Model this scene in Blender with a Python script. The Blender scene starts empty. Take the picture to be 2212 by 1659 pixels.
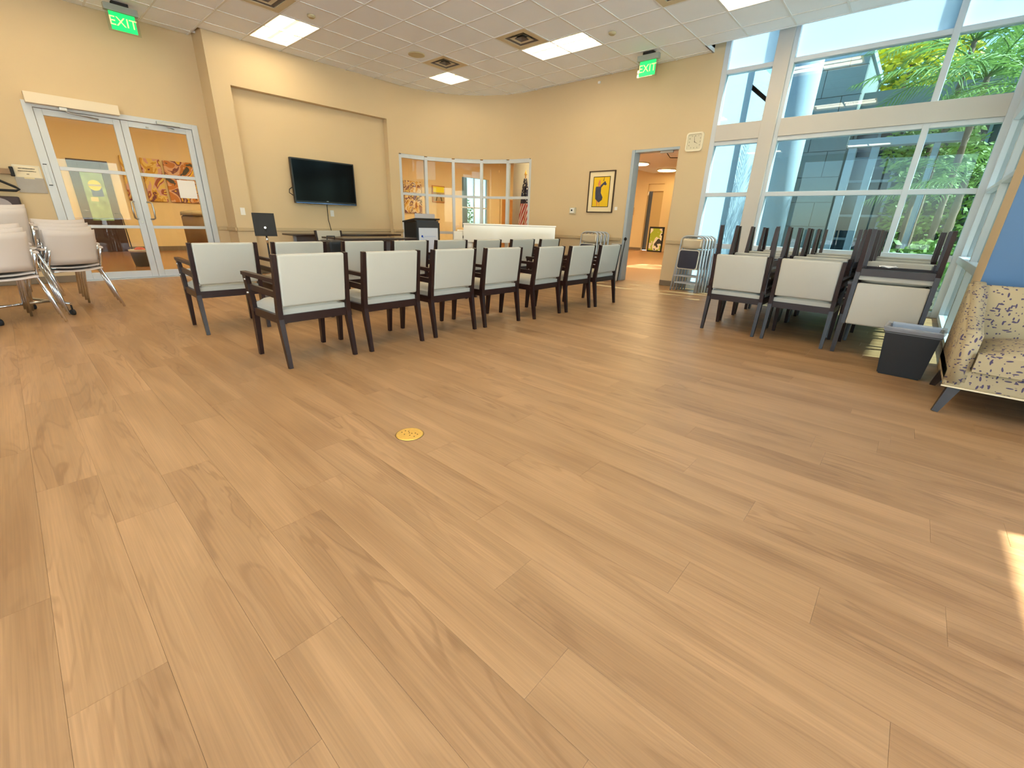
import bpy, bmesh, math, random
from mathutils import Vector, Matrix
random.seed(7)
PI = math.pi
scn = bpy.context.scene
C = scn.collection

# ------------------------------------------------------------------ camera
cam_d = bpy.data.cameras.new('camera')
cam = bpy.data.objects.new('camera', cam_d); C.objects.link(cam)
cam_d.sensor_fit = 'HORIZONTAL'; cam_d.sensor_width = 36.0
cam_d.lens = 927.72 / 2212 * 36.0
cam_d.clip_start = 0.02; cam_d.clip_end = 300
cr = Vector((0.74253794, 0.66913894, 0.02984108))
cd = Vector((0.25734379, -0.243873, -0.93504018))
cf = Vector((-0.61839436, 0.70198222, -0.35328371))
R = Matrix((cr, -cd, -cf)).transposed()
cam.matrix_world = Matrix.Translation((0, 0, 1.07)) @ R.to_4x4()
scn.camera = cam

# ------------------------------------------------------------------ light
scn.view_settings.view_transform = 'Standard'
scn.view_settings.look = 'None'
scn.view_settings.gamma = 1.0
scn.view_settings.use_curve_mapping = False
scn.view_settings.exposure = 0.0
LAMP = 23.5; LENS = 8.0
SKY = 1.0; SUN = 33.0
w = bpy.data.worlds.new('sky'); scn.world = w; w.use_nodes = True
nt = w.node_tree; bg = nt.nodes['Background']
sky = nt.nodes.new('ShaderNodeTexSky'); sky.sky_type = 'NISHITA'
sky.sun_disc = False; sky.sun_elevation = math.radians(44); sky.sun_rotation = math.radians(70)
sky.air_density = 1.0; sky.dust_density = 0.6; sky.ozone_density = 1.5
nt.links.new(sky.outputs[0], bg.inputs[0]); bg.inputs[1].default_value = SKY
sd = bpy.data.lights.new('sun', 'SUN'); sd.energy = SUN; sd.angle = math.radians(0.6); sd.color = (1.0, 0.97, 0.92)
sun = bpy.data.objects.new('sun', sd); C.objects.link(sun)
S = Vector((0.68, 0.25, 0.69)).normalized()
sun.rotation_euler = S.to_track_quat('Z', 'Y').to_euler(); sun.location = (8, 6, 10)
cy = scn.cycles
cy.use_denoising = True
cy.max_bounces = 10; cy.diffuse_bounces = 5; cy.glossy_bounces = 4; cy.transparent_max_bounces = 16; cy.transmission_bounces = 6
cy.sample_clamp_indirect = 6.0
cy.caustics_reflective = False; cy.caustics_refractive = False

# ------------------------------------------------------------------ materials
def lin(c):
    out = []
    for v in c[:3]:
        v /= 255.0
        out.append(v / 12.92 if v <= 0.04045 else ((v + 0.055) / 1.055) ** 2.4)
    return (*out, 1.0)
MATS = {}
def mat(name, col=(200, 200, 200), rough=0.6, metal=0.0, spec=0.5, emit=None, es=0.0, noise=None, bump=None, coat=0.0, alpha=None):
    """noise=(scale, amount) colour mottling, bump=(scale, strength)"""
    if name in MATS: return MATS[name]
    m = bpy.data.materials.new(name); m.use_nodes = True; MATS[name] = m
    n = m.node_tree.nodes; l = m.node_tree.links; b = n['Principled BSDF']
    b.inputs['Base Color'].default_value = lin(col)
    b.inputs['Roughness'].default_value = rough; b.inputs['Metallic'].default_value = metal
    b.inputs['Specular IOR Level'].default_value = spec
    if coat: b.inputs['Coat Weight'].default_value = coat; b.inputs['Coat Roughness'].default_value = 0.15
    if emit: b.inputs['Emission Color'].default_value = lin(emit); b.inputs['Emission Strength'].default_value = es
    if alpha is not None: b.inputs['Alpha'].default_value = alpha
    if noise or bump:
        tc = n.new('ShaderNodeTexCoord')
        if noise:
            t = n.new('ShaderNodeTexNoise'); t.inputs['Scale'].default_value = noise[0]; t.inputs['Detail'].default_value = 4
            l.new(tc.outputs['Object'], t.inputs['Vector'])
            mx = n.new('ShaderNodeMix'); mx.data_type = 'RGBA'
            c = lin(col); k = noise[1]
            mx.inputs[6].default_value = (c[0] * (1 - k), c[1] * (1 - k), c[2] * (1 - k), 1)
            mx.inputs[7].default_value = (min(1, c[0] * (1 + k)), min(1, c[1] * (1 + k)), min(1, c[2] * (1 + k)), 1)
            l.new(t.outputs['Fac'], mx.inputs[0]); l.new(mx.outputs[2], b.inputs['Base Color'])
        if bump:
            t2 = n.new('ShaderNodeTexNoise'); t2.inputs['Scale'].default_value = bump[0]; t2.inputs['Detail'].default_value = 3
            l.new(tc.outputs['Object'], t2.inputs['Vector'])
            bp = n.new('ShaderNodeBump'); bp.inputs['Strength'].default_value = bump[1]; bp.inputs['Distance'].default_value = 0.004
            l.new(t2.outputs['Fac'], bp.inputs['Height']); l.new(bp.outputs[0], b.inputs['Normal'])
    return m

WALL = mat('wall_paint', (208, 186, 150), 0.85, spec=0.2, noise=(1.5, 0.02), bump=(180, 0.06))
WALLC = mat('corridor_paint', (226, 202, 158), 0.85, spec=0.2, noise=(1.5, 0.02))
BLUEW = mat('blue_paint', (84, 114, 146), 0.8, spec=0.2, bump=(180, 0.06))
TRIM = mat('rail_paint', (188, 166, 130), 0.5)
BASEB = mat('baseboard_vinyl', (120, 104, 84), 0.5)
TILE = mat('ceiling_tile_fibre', (243, 247, 254), 0.95, spec=0.1, bump=(260, 0.25), noise=(3, 0.02))
GRID = mat('ceiling_grid_metal', (226, 226, 226), 0.6)
ALU = mat('white_aluminium', (200, 206, 212), 0.35, spec=0.5, bump=(30, 0.02))
CHROME = mat('chrome', (225, 228, 232), 0.12, metal=1.0)
STEEL = mat('brushed_steel', (180, 180, 176), 0.3, metal=1.0)
GREYM = mat('grey_steel_paint', (176, 180, 186), 0.4, metal=0.3)
WOODD = mat('espresso_wood', (38, 19, 16), 0.33, spec=0.4, noise=(14, 0.35))
CREAM = mat('cream_vinyl', (180, 176, 163), 0.55, spec=0.35, bump=(220, 0.12), noise=(4, 0.03))
UNDER = mat('black_dust_cover', (34, 33, 36), 0.8)
BLACK = mat('black_plastic', (18, 18, 20), 0.35)
BLACKM = mat('matte_black', (22, 22, 24), 0.7)
WHITE = mat('white_plastic', (232, 230, 226), 0.35)
WHITEP = mat('paper_white', (235, 232, 228), 0.8)
CHWHITE = mat('pale_plastic_shell', (204, 192, 184), 0.45, spec=0.4)
BRASS = mat('brass', (232, 190, 96), 0.32, metal=0.75, noise=(60, 0.12))
PIANO = mat('white_lacquer', (236, 230, 216), 0.12, spec=0.6, coat=0.5)
NAVY = mat('navy_vinyl', (40, 44, 62), 0.45)
CONC = mat('concrete_panel', (128, 138, 134), 0.9, noise=(2.0, 0.10), bump=(20, 0.3))
OUTW = mat('exterior_white', (158, 172, 182), 0.8, noise=(2, 0.04))
FROND = mat('palm_leaf', (128, 160, 80), 0.5, noise=(3, 0.35))
LEAFY = mat('bush_leaf', (140, 172, 80), 0.55, noise=(2.5, 0.4))
LEAFSUN = mat('sunlit_leaf', (226, 214, 40), 0.55, noise=(2.5, 0.25))  # sunlight on the leaves is put into this yellow
TRUNK = mat('palm_bark', (120, 100, 78), 0.9, noise=(12, 0.3), bump=(30, 0.5))
PAVE = mat('pale_paving', (232, 228, 220), 0.85, noise=(1.5, 0.06))
SOIL = mat('planting_soil', (86, 74, 50), 0.95, noise=(3, 0.3))
DOORW = mat('dark_door_wood', (64, 38, 26), 0.35, noise=(8, 0.25))
OAK = mat('honey_oak', (190, 128, 62), 0.45, noise=(5, 0.15))
HALLF = mat('hall_floor', (150, 104, 66), 0.22, noise=(2, 0.12), spec=0.5)
for leafm in (FROND, LEAFY, LEAFSUN):
    nn = leafm.node_tree.nodes; ll = leafm.node_tree.links; bb = nn['Principled BSDF']
    out = nn['Material Output']; tr = nn.new('ShaderNodeBsdfTranslucent'); ms = nn.new('ShaderNodeMixShader')
    src = bb.inputs['Base Color'].links[0].from_socket; ll.new(src, tr.inputs[0])
    ms.inputs[0].default_value = 0.35
    ll.new(bb.outputs[0], ms.inputs[1]); ll.new(tr.outputs[0], ms.inputs[2]); ll.new(ms.outputs[0], out.inputs[0])

def glass(name, tint=(0.93, 0.97, 0.96), refl=1.0):
    m = bpy.data.materials.new(name); m.use_nodes = True
    n = m.node_tree.nodes; l = m.node_tree.links; n.clear()
    o = n.new('ShaderNodeOutputMaterial'); mx = n.new('ShaderNodeMixShader')
    t = n.new('ShaderNodeBsdfTransparent'); t.inputs[0].default_value = (*tint, 1)
    g = n.new('ShaderNodeBsdfGlossy'); g.inputs['Roughness'].default_value = 0.0
    f = n.new('ShaderNodeFresnel')
    ge = n.new('ShaderNodeNewGeometry'); io = n.new('ShaderNodeMapRange'); io.inputs[3].default_value = 1.5; io.inputs[4].default_value = 1/1.5
    l.new(ge.outputs['Backfacing'], io.inputs[0]); l.new(io.outputs[0], f.inputs[0])   # same reflectance on both faces of the pane
    mu = n.new('ShaderNodeMath'); mu.operation = 'MULTIPLY'; mu.inputs[1].default_value = refl
    l.new(f.outputs[0], mu.inputs[0]); l.new(mu.outputs[0], mx.inputs[0])
    l.new(t.outputs[0], mx.inputs[1]); l.new(g.outputs[0], mx.inputs[2]); l.new(mx.outputs[0], o.inputs[0])
    return m
GLASS = glass('clear_glass', refl=0.6)
GLASSG = glass('tinted_window_glass', (0.48, 0.60, 0.61), 0.8)
def frosted():
    m = bpy.data.materials.new('frosted_glass'); m.use_nodes = True
    n = m.node_tree.nodes; l = m.node_tree.links; n.clear()
    o = n.new('ShaderNodeOutputMaterial'); mx = n.new('ShaderNodeMixShader'); mx.inputs[0].default_value = 0.12
    t = n.new('ShaderNodeBsdfTranslucent'); t.inputs[0].default_value = (0.40, 0.49, 0.51, 1)
    d = n.new('ShaderNodeBsdfTransparent'); d.inputs[0].default_value = (0.35, 0.4, 0.42, 1)
    l.new(t.outputs[0], mx.inputs[1]); l.new(d.outputs[0], mx.inputs[2]); l.new(mx.outputs[0], o.inputs[0])
    return m
FROST = frosted()

def floor_mat():
    m = bpy.data.materials.new('vinyl_oak_plank'); m.use_nodes = True
    n = m.node_tree.nodes; l = m.node_tree.links; b = n['Principled BSDF']
    geo = n.new('ShaderNodeNewGeometry'); oi = n.new('ShaderNodeObjectInfo')
    ad = n.new('ShaderNodeMath'); ad.operation = 'ADD'
    l.new(geo.outputs['Random Per Island'], ad.inputs[0]); l.new(oi.outputs['Random'], ad.inputs[1])
    fr = n.new('ShaderNodeMath'); fr.operation = 'FRACT'; l.new(ad.outputs[0], fr.inputs[0])
    mp = n.new('ShaderNodeVectorMath'); mp.operation = 'MULTIPLY'; mp.inputs[1].default_value = (0.85, 7.0, 1)
    l.new(geo.outputs['Position'], mp.inputs[0])
    cx = n.new('ShaderNodeCombineXYZ')
    mm = n.new('ShaderNodeMath'); mm.operation = 'MULTIPLY'; mm.inputs[1].default_value = 61.0
    l.new(fr.outputs[0], mm.inputs[0]); l.new(mm.outputs[0], cx.inputs[0]); l.new(mm.outputs[0], cx.inputs[2])
    av = n.new('ShaderNodeVectorMath'); av.operation = 'ADD'
    l.new(mp.outputs[0], av.inputs[0]); l.new(cx.outputs[0], av.inputs[1])
    big = n.new('ShaderNodeTexNoise'); big.inputs['Scale'].default_value = 1.0; big.inputs['Detail'].default_value = 3; big.inputs['Distortion'].default_value = 0.6
    l.new(av.outputs[0], big.inputs['Vector'])
    # cathedral rings: sine of a warped field
    ri = n.new('ShaderNodeMath'); ri.operation = 'MULTIPLY'; ri.inputs[1].default_value = 62.0; l.new(big.outputs['Fac'], ri.inputs[0])
    sn = n.new('ShaderNodeMath'); sn.operation = 'SINE'; l.new(ri.outputs[0], sn.inputs[0])
    pw = n.new('ShaderNodeMapRange'); pw.inputs[1].default_value = 0.35; pw.inputs[2].default_value = 1.0
    l.new(sn.outputs[0], pw.inputs[0])
    ms = n.new('ShaderNodeTexNoise'); ms.inputs['Scale'].default_value = 0.7; ms.inputs['Detail'].default_value = 1
    l.new(av.outputs[0], ms.inputs['Vector'])
    mk = n.new('ShaderNodeMapRange'); mk.inputs[1].default_value = 0.45; mk.inputs[2].default_value = 0.68; l.new(ms.outputs['Fac'], mk.inputs[0])
    rg = n.new('ShaderNodeMath'); rg.operation = 'MULTIPLY'; l.new(pw.outputs[0], rg.inputs[0]); l.new(mk.outputs[0], rg.inputs[1])
    # fine fibres
    fp = n.new('ShaderNodeVectorMath'); fp.operation = 'MULTIPLY'; fp.inputs[1].default_value = (3.0, 26.0, 1); l.new(av.outputs[0], fp.inputs[0])
    fi = n.new('ShaderNodeTexNoise'); fi.inputs['Scale'].default_value = 1.0; fi.inputs['Detail'].default_value = 5; l.new(fp.outputs[0], fi.inputs['Vector'])
    ramp = n.new('ShaderNodeValToRGB'); ramp.color_ramp.elements[0].position = 0.3; ramp.color_ramp.elements[1].position = 0.72
    ramp.color_ramp.elements[0].color = lin((145, 108, 70)); ramp.color_ramp.elements[1].color = lin((175, 136, 94))
    e = ramp.color_ramp.elements.new(0.5); e.color = lin((160, 123, 83))
    l.new(big.outputs['Fac'], ramp.inputs[0])
    dk = n.new('ShaderNodeMix'); dk.data_type = 'RGBA'; dk.blend_type = 'MULTIPLY'
    l.new(ramp.outputs[0], dk.inputs[6]); dk.inputs[7].default_value = (0.62, 0.55, 0.48, 1)
    rs = n.new('ShaderNodeMath'); rs.operation = 'MULTIPLY'; rs.inputs[1].default_value = 0.55; l.new(rg.outputs[0], rs.inputs[0]); l.new(rs.outputs[0], dk.inputs[0])
    fb = n.new('ShaderNodeMapRange'); fb.inputs[1].default_value = 0.3; fb.inputs[2].default_value = 0.7; fb.inputs[3].default_value = 0.86; fb.inputs[4].default_value = 1.1
    l.new(fi.outputs['Fac'], fb.inputs[0])
    tn = n.new('ShaderNodeMapRange'); tn.inputs[3].default_value = 0.97; tn.inputs[4].default_value = 1.03; l.new(fr.outputs[0], tn.inputs[0])
    m1 = n.new('ShaderNodeMath'); m1.operation = 'MULTIPLY'; l.new(fb.outputs[0], m1.inputs[0]); l.new(tn.outputs[0], m1.inputs[1])
    sc = n.new('ShaderNodeVectorMath'); sc.operation = 'SCALE'; l.new(dk.outputs[2], sc.inputs[0]); l.new(m1.outputs[0], sc.inputs['Scale'])
    l.new(sc.outputs[0], b.inputs['Base Color'])
    rr = n.new('ShaderNodeMapRange'); rr.inputs[3].default_value = 0.36; rr.inputs[4].default_value = 0.5; l.new(fi.outputs['Fac'], rr.inputs[0]); l.new(rr.outputs[0], b.inputs['Roughness'])
    b.inputs['Specular IOR Level'].default_value = 0.5
    bp = n.new('ShaderNodeBump'); bp.inputs['Strength'].default_value = 0.12; bp.inputs['Distance'].default_value = 0.002
    hs = n.new('ShaderNodeMath'); hs.operation = 'SUBTRACT'; l.new(fi.outputs['Fac'], hs.inputs[0]); l.new(rg.outputs[0], hs.inputs[1])
    l.new(hs.outputs[0], bp.inputs['Height']); l.new(bp.outputs[0], b.inputs['Normal'])
    return m
PLANK = floor_mat()

def sprig_mat():
    m = bpy.data.materials.new('sprig_fabric'); m.use_nodes = True
    n = m.node_tree.nodes; l = m.node_tree.links; b = n['Principled BSDF']
    tc = n.new('ShaderNodeTexCoord'); b.inputs['Roughness'].default_value = 0.9
    nz = n.new('ShaderNodeTexNoise'); nz.inputs['Scale'].default_value = 7; l.new(tc.outputs['Object'], nz.inputs['Vector'])
    last = None
    for sc_, rot in (((13, 40, 44), (0.5, 0.7, 0.3)), ((40, 13, 42), (1.1, 0.2, 1.0)), ((42, 38, 13), (0.2, 1.2, 0.6))):
        mp = n.new('ShaderNodeMapping'); mp.inputs['Scale'].default_value = sc_; mp.inputs['Rotation'].default_value = rot
        ad = n.new('ShaderNodeVectorMath'); ad.operation = 'MULTIPLY_ADD'; ad.inputs[1].default_value = (0.05,) * 3
        l.new(nz.outputs['Color'], ad.inputs[0]); l.new(tc.outputs['Object'], ad.inputs[2]); l.new(ad.outputs[0], mp.inputs['Vector'])
        v = n.new('ShaderNodeTexVoronoi'); v.inputs['Scale'].default_value = 1.0; v.inputs['Randomness'].default_value = 0.9; l.new(mp.outputs[0], v.inputs['Vector'])
        lt = n.new('ShaderNodeMath'); lt.operation = 'LESS_THAN'; lt.inputs[1].default_value = 0.21; l.new(v.outputs['Distance'], lt.inputs[0])
        if last is None: last = lt
        else:
            mxx = n.new('ShaderNodeMath'); mxx.operation = 'MAXIMUM'; l.new(last.outputs[0], mxx.inputs[0]); l.new(lt.outputs[0], mxx.inputs[1]); last = mxx
    mx = n.new('ShaderNodeMix'); mx.data_type = 'RGBA'; mx.inputs[6].default_value = lin((166, 149, 115)); mx.inputs[7].default_value = lin((74, 64, 88))
    l.new(last.outputs[0], mx.inputs[0]); l.new(mx.outputs[2], b.inputs['Base Color'])
    return m
SPRIG = sprig_mat()

def art_mat(name, cols, scale=5.0, seed=0.0, dist=2.0):
    m = bpy.data.materials.new(name); m.use_nodes = True
    n = m.node_tree.nodes; l = m.node_tree.links; b = n['Principled BSDF']; b.inputs['Roughness'].default_value = 0.7
    tc = n.new('ShaderNodeTexCoord'); mp = n.new('ShaderNodeMapping'); mp.inputs['Location'].default_value = (seed, seed * 1.3, seed * 0.7)
    l.new(tc.outputs['Object'], mp.inputs['Vector'])
    t = n.new('ShaderNodeTexNoise'); t.inputs['Scale'].default_value = scale; t.inputs['Detail'].default_value = 2.5; t.inputs['Distortion'].default_value = dist
    l.new(mp.outputs[0], t.inputs['Vector'])
    r = n.new('ShaderNodeValToRGB'); r.color_ramp.interpolation = 'CONSTANT'
    k = len(cols)
    for i, c in enumerate(cols):
        p = 0.0 if i == 0 else 0.30 + 0.42 * i / k
        if i < 2: e = r.color_ramp.elements[i]; e.position = p
        else: e = r.color_ramp.elements.new(p)
        e.color = lin(c)
    l.new(t.outputs['Fac'], r.inputs[0]); l.new(r.outputs[0], b.inputs['Base Color'])
    return m
ARTA = art_mat('abstract_a', [(110, 50, 60), (196, 150, 60), (222, 190, 110), (206, 160, 150), (150, 80, 60), (226, 196, 90)], 1.8, 1.0)
ARTB = art_mat('abstract_b', [(70, 66, 56), (190, 120, 50), (214, 170, 130), (120, 70, 60), (232, 184, 50), (200, 150, 110)], 1.6, 5.0)
ARTC = art_mat('abstract_c', [(150, 90, 40), (214, 170, 90), (226, 206, 170), (120, 76, 90), (214, 188, 120), (110, 90, 90)], 1.9, 9.0)

# ------------------------------------------------------------------ mesh helpers
class MB:
    def __init__(s): s.bm = bmesh.new()
    def box(s, x0, x1, y0, y1, z0, z1, bev=0.0, seg=2):
        vs = [s.bm.verts.new(p) for p in ((x0,y0,z0),(x1,y0,z0),(x1,y1,z0),(x0,y1,z0),(x0,y0,z1),(x1,y0,z1),(x1,y1,z1),(x0,y1,z1))]
        fs = [s.bm.faces.new([vs[i] for i in f]) for f in ((0,3,2,1),(4,5,6,7),(0,1,5,4),(1,2,6,5),(2,3,7,6),(3,0,4,7))]
        if bev > 0:
            es = list({e for f in fs for e in f.edges})
            bmesh.ops.bevel(s.bm, geom=es, offset=bev, segments=seg, affect='EDGES', profile=0.6)
        return s
    def beam(s, p, q, w, h, w2=None, h2=None, up=(0, 0, 1), bev=0.0):
        """bar from p to q, section w (sideways) x h (along up), tapering to w2 x h2"""
        p = Vector(p); q = Vector(q); d = (q - p).normalized(); up = Vector(up)
        if abs(d.dot(up)) > 0.97: up = Vector((0, 1, 0))
        sx = d.cross(up).normalized(); sy = sx.cross(d).normalized()
        w2 = w if w2 is None else w2; h2 = h if h2 is None else h2
        vs = []
        for c, a, b in ((p, w, h), (q, w2, h2)):
            for i, j in ((-1,-1),(1,-1),(1,1),(-1,1)): vs.append(s.bm.verts.new(c + sx * i * a / 2 + sy * j * b / 2))
        fs = [s.bm.faces.new([vs[i] for i in f]) for f in ((0,1,2,3),(7,6,5,4),(0,4,5,1),(1,5,6,2),(2,6,7,3),(3,7,4,0))]
        if bev > 0:
            es = list({e for f in fs for e in f.edges}); bmesh.ops.bevel(s.bm, geom=es, offset=bev, segments=2, affect='EDGES')
        return s
    def tube(s, pts, r, n=8, closed=False):
        pts = [Vector(p) for p in pts]; rings = []; N = len(pts)
        rr = r if isinstance(r, (list, tuple)) else [r] * N
        prev = None
        for i, p in enumerate(pts):
            a = pts[i - 1] if (i > 0 or closed) else p; b = pts[(i + 1) % N] if (i < N - 1 or closed) else p
            d = (b - a).normalized()
            if prev is None: u = d.orthogonal().normalized()
            else:
                u = prev - d * prev.dot(d)
                u = u.normalized() if u.length > 1e-6 else d.orthogonal().normalized()
            prev = u; v = d.cross(u)
            rings.append([s.bm.verts.new(p + (u * math.cos(2*PI*k/n) + v * math.sin(2*PI*k/n)) * rr[i]) for k in range(n)])
        M = N if closed else N - 1
        for i in range(M):
            A = rings[i]; B = rings[(i + 1) % N]
            for k in range(n): s.bm.faces.new((A[k], A[(k+1)%n], B[(k+1)%n], B[k])).smooth = True
        if not closed:
            s.bm.faces.new(rings[0][::-1]); s.bm.faces.new(rings[-1])
        return s
    def lathe(s, prof, cx=0, cy=0, n=20):
        rings = []
        for r, z in prof: rings.append([s.bm.verts.new((cx + r * math.cos(2*PI*k/n), cy + r * math.sin(2*PI*k/n), z)) for k in range(n)])
        for A, B in zip(rings, rings[1:]):
            for k in range(n): s.bm.faces.new((A[k], A[(k+1)%n], B[(k+1)%n], B[k])).smooth = True
        s.bm.faces.new(rings[0][::-1]); s.bm.faces.new(rings[-1])
        return s
    def prism(s, poly, z0, z1):
        a = [s.bm.verts.new((x, y, z0)) for x, y in poly]; b = [s.bm.verts.new((x, y, z1)) for x, y in poly]; n = len(poly)
        s.bm.faces.new(a[::-1]); s.bm.faces.new(b)
        for i in range(n): s.bm.faces.new((a[i], a[(i+1)%n], b[(i+1)%n], b[i]))
        return s
    def plate(s, poly, M, t):
        """polygon in the local XZ plane of matrix M, thickness t along local Y"""
        n = len(poly)
        a = [s.bm.verts.new(M @ Vector((x, 0, z))) for x, z in poly]; b = [s.bm.verts.new(M @ Vector((x, t, z))) for x, z in poly]
        s.bm.faces.new(a); s.bm.faces.new(b[::-1])
        for i in range(n): s.bm.faces.new((a[(i+1)%n], a[i], b[i], b[(i+1)%n]))
        return s
    def surf(s, fn, nu, nv, t):
        """thick sheet from fn(u,v)->(point, normal)"""
        A = [[None]*(nv+1) for _ in range(nu+1)]; B = [[None]*(nv+1) for _ in range(nu+1)]
        for i in range(nu+1):
            for j in range(nv+1):
                p, nr = fn(i/nu, j/nv); p = Vector(p); nr = Vector(nr).normalized()
                A[i][j] = s.bm.verts.new(p + nr*t/2); B[i][j] = s.bm.verts.new(p - nr*t/2)
        for i in range(nu):
            for j in range(nv):
                s.bm.faces.new((A[i][j], A[i+1][j], A[i+1][j+1], A[i][j+1])).smooth = True
                s.bm.faces.new((B[i][j], B[i][j+1], B[i+1][j+1], B[i+1][j])).smooth = True
        for i in range(nu):
            s.bm.faces.new((A[i][0], B[i][0], B[i+1][0], A[i+1][0])); s.bm.faces.new((A[i][nv], A[i+1][nv], B[i+1][nv], B[i][nv]))
        for j in range(nv):
            s.bm.faces.new((A[0][j], A[0][j+1], B[0][j+1], B[0][j])); s.bm.faces.new((A[nu][j], B[nu][j], B[nu][j+1], A[nu][j+1]))
        return s
    def cushion(s, x0, x1, y0, y1, z0, z1, crown, bev=0.02):
        n = 8
        def fn(u, v, top):
            x = x0 + (x1-x0)*u; y = y0 + (y1-y0)*v
            k = (1-(2*u-1)**4)*(1-(2*v-1)**4)
            return (x, y, z1 - bev + (bev + crown)*k**0.6 if top else z0)
        T = [[s.bm.verts.new(fn(i/n, j/n, True)) for j in range(n+1)] for i in range(n+1)]
        Bt = [[s.bm.verts.new(fn(i/n, j/n, False)) if (i in (0, n) or j in (0, n)) else None for j in range(n+1)] for i in range(n+1)]
        for i in range(n):
            for j in range(n): s.bm.faces.new((T[i][j], T[i+1][j], T[i+1][j+1], T[i][j+1])).smooth = True
        for i in range(n):
            s.bm.faces.new((Bt[i][0], Bt[i+1][0], T[i+1][0], T[i][0])); s.bm.faces.new((Bt[i+1][n], Bt[i][n], T[i][n], T[i+1][n]))
            s.bm.faces.new((Bt[n][i], Bt[n][i+1], T[n][i+1], T[n][i])); s.bm.faces.new((Bt[0][i+1], Bt[0][i], T[0][i], T[0][i+1]))
        ring = [Bt[i][0] for i in range(n)] + [Bt[n][j] for j in range(n)] + [Bt[i][n] for i in range(n, 0, -1)] + [Bt[0][j] for j in range(n, 0, -1)]
        s.bm.faces.new(ring[::-1])
        return s
    def me(s, name, m):
        me = bpy.data.meshes.new(name); s.bm.normal_update(); s.bm.to_mesh(me); s.bm.free()
        if m: me.materials.append(m)
        return me
    def out(s, name, m, parent=None, **kw):
        o = bpy.data.objects.new(name, s.me(name, m)); C.objects.link(o)
        if parent: o.parent = parent
        for k, v in kw.items():
            if v: o[k if k != 'cat' else 'category'] = v
        return o

def thing(name, label, cat, loc=(0, 0, 0), rz=0.0, group=None):
    o = bpy.data.objects.new(name, None); C.objects.link(o); o.location = loc; o.rotation_euler = (0, 0, rz)
    o.empty_display_size = 0.1
    o['label'] = label; o['category'] = cat
    if group: o['group'] = group
    return o
def struct(name, parent=None):
    o = bpy.data.objects.new(name, None); C.objects.link(o); o['kind'] = 'structure'; o.empty_display_size = 0.1
    return o
KIDS = {}
def copy_tree(r, label, loc, rot, group=None):
    ch = KIDS.get(r.name)
    if ch is None:
        ch = [(c, list(c.children)) for c in r.children]; KIDS[r.name] = ch
    n = r.copy(); C.objects.link(n); n.location = loc; n.rotation_euler = rot; n['label'] = label
    if group: n['group'] = group
    for c, gs in ch:
        k = c.copy(); C.objects.link(k); k.parent = n
        for g in gs:
            q = g.copy(); C.objects.link(q); q.parent = k
    return n
def put(r, label, loc, rot, used):
    if not used: 
        KIDS[r.name] = [(c, list(c.children)) for c in r.children]
        r.location = loc; r.rotation_euler = rot; r['label'] = label; return r
    return copy_tree(r, label, loc, rot)
def text(body, size, m, loc, rot, parent, depth=0.0008, name='lettering', align='CENTER'):
    cu = bpy.data.curves.new('t', 'FONT'); cu.body = body; cu.size = size; cu.extrude = depth; cu.align_x = align; cu.align_y = 'CENTER'; cu.resolution_u = 3
    to = bpy.data.objects.new('t', cu); C.objects.link(to)
    dg = bpy.context.evaluated_depsgraph_get(); me = bpy.data.meshes.new_from_object(to.evaluated_get(dg))
    bpy.data.objects.remove(to); bpy.data.curves.remove(cu)
    me.materials.clear(); me.materials.append(m)
    o = bpy.data.objects.new(name, me); C.objects.link(o); o.location = loc; o.rotation_euler = rot; o.parent = parent
    return o

LX, LY, T = -4.4433, 5.7489, 0.6096      # ceiling lattice
H = 3.70
# ================================================================== SHELL
# ---- floor: planks
fl = MB().box(-9.55, 3.05, -4.05, 8.5, -0.12, -0.008).out('floor', mat('floor_screed', (70, 52, 38), 0.9)); fl['kind'] = 'structure'
PW, PL = 0.183, 1.22
def plank_me(L, W=PW, bm=None, ox=0, oy=0):
    own = bm is None; bm = bm or bmesh.new(); g = 0.0002; c = 0.0004
    x0, x1, y0, y1 = ox + g, ox + L - g, oy + g, oy + W - g
    lo = [bm.verts.new(p) for p in ((x0,y0,-.008),(x1,y0,-.008),(x1,y1,-.008),(x0,y1,-.008))]
    mi = [bm.verts.new(p) for p in ((x0,y0,-c),(x1,y0,-c),(x1,y1,-c),(x0,y1,-c))]
    hi = [bm.verts.new(p) for p in ((x0+c,y0+c,0),(x1-c,y0+c,0),(x1-c,y1-c,0),(x0+c,y1-c,0))]
    for A, B in ((lo, mi), (mi, hi)):
        for i in range(4): bm.faces.new((A[i], A[(i+1)%4], B[(i+1)%4], B[i]))
    bm.faces.new(hi)
    if own:
        me = bpy.data.meshes.new('plank'); bm.to_mesh(me); bm.free(); me.materials.append(PLANK); return me
seam = {0: .05, 4: -.90, 3: -.54, 2: -.23, -5: -1.46, -6: -.95, -7: -1.91, -2: -.98, 1: .35, -1: -.30, -3: .52, -4: -.42}
cells = []
k = -30
rnd = random.Random(3)
while True:
    y0 = 1.29 + k * PW
    if y0 > 8.5: break
    if y0 > -4.2:
        s0 = seam.get(k, rnd.uniform(0, PL)); x = s0 - PL * math.ceil((s0 + 9.55) / PL)
        while x < 3.05:
            a = max(x, -9.55); b = min(x + PL, 3.05)
            if b - a > 0.02: cells.append((a, b, max(y0, -4.05), min(y0 + PW, 8.5)))
            x += PL
    k += 1
def seen_key(c):
    cx, cy_ = (c[0]+c[1])/2, (c[2]+c[3])/2
    v = Vector((cx, cy_, -1.07)); f = v.dot(cf)
    if f < 0.2: return 1e9
    px = abs(v.dot(cr) / f); py = v.dot(cd) / f
    if px > 1.45 or py > 1.15: return 1e8 + v.length
    return v.length
cells.sort(key=seen_key)
full = plank_me(PL)
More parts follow.
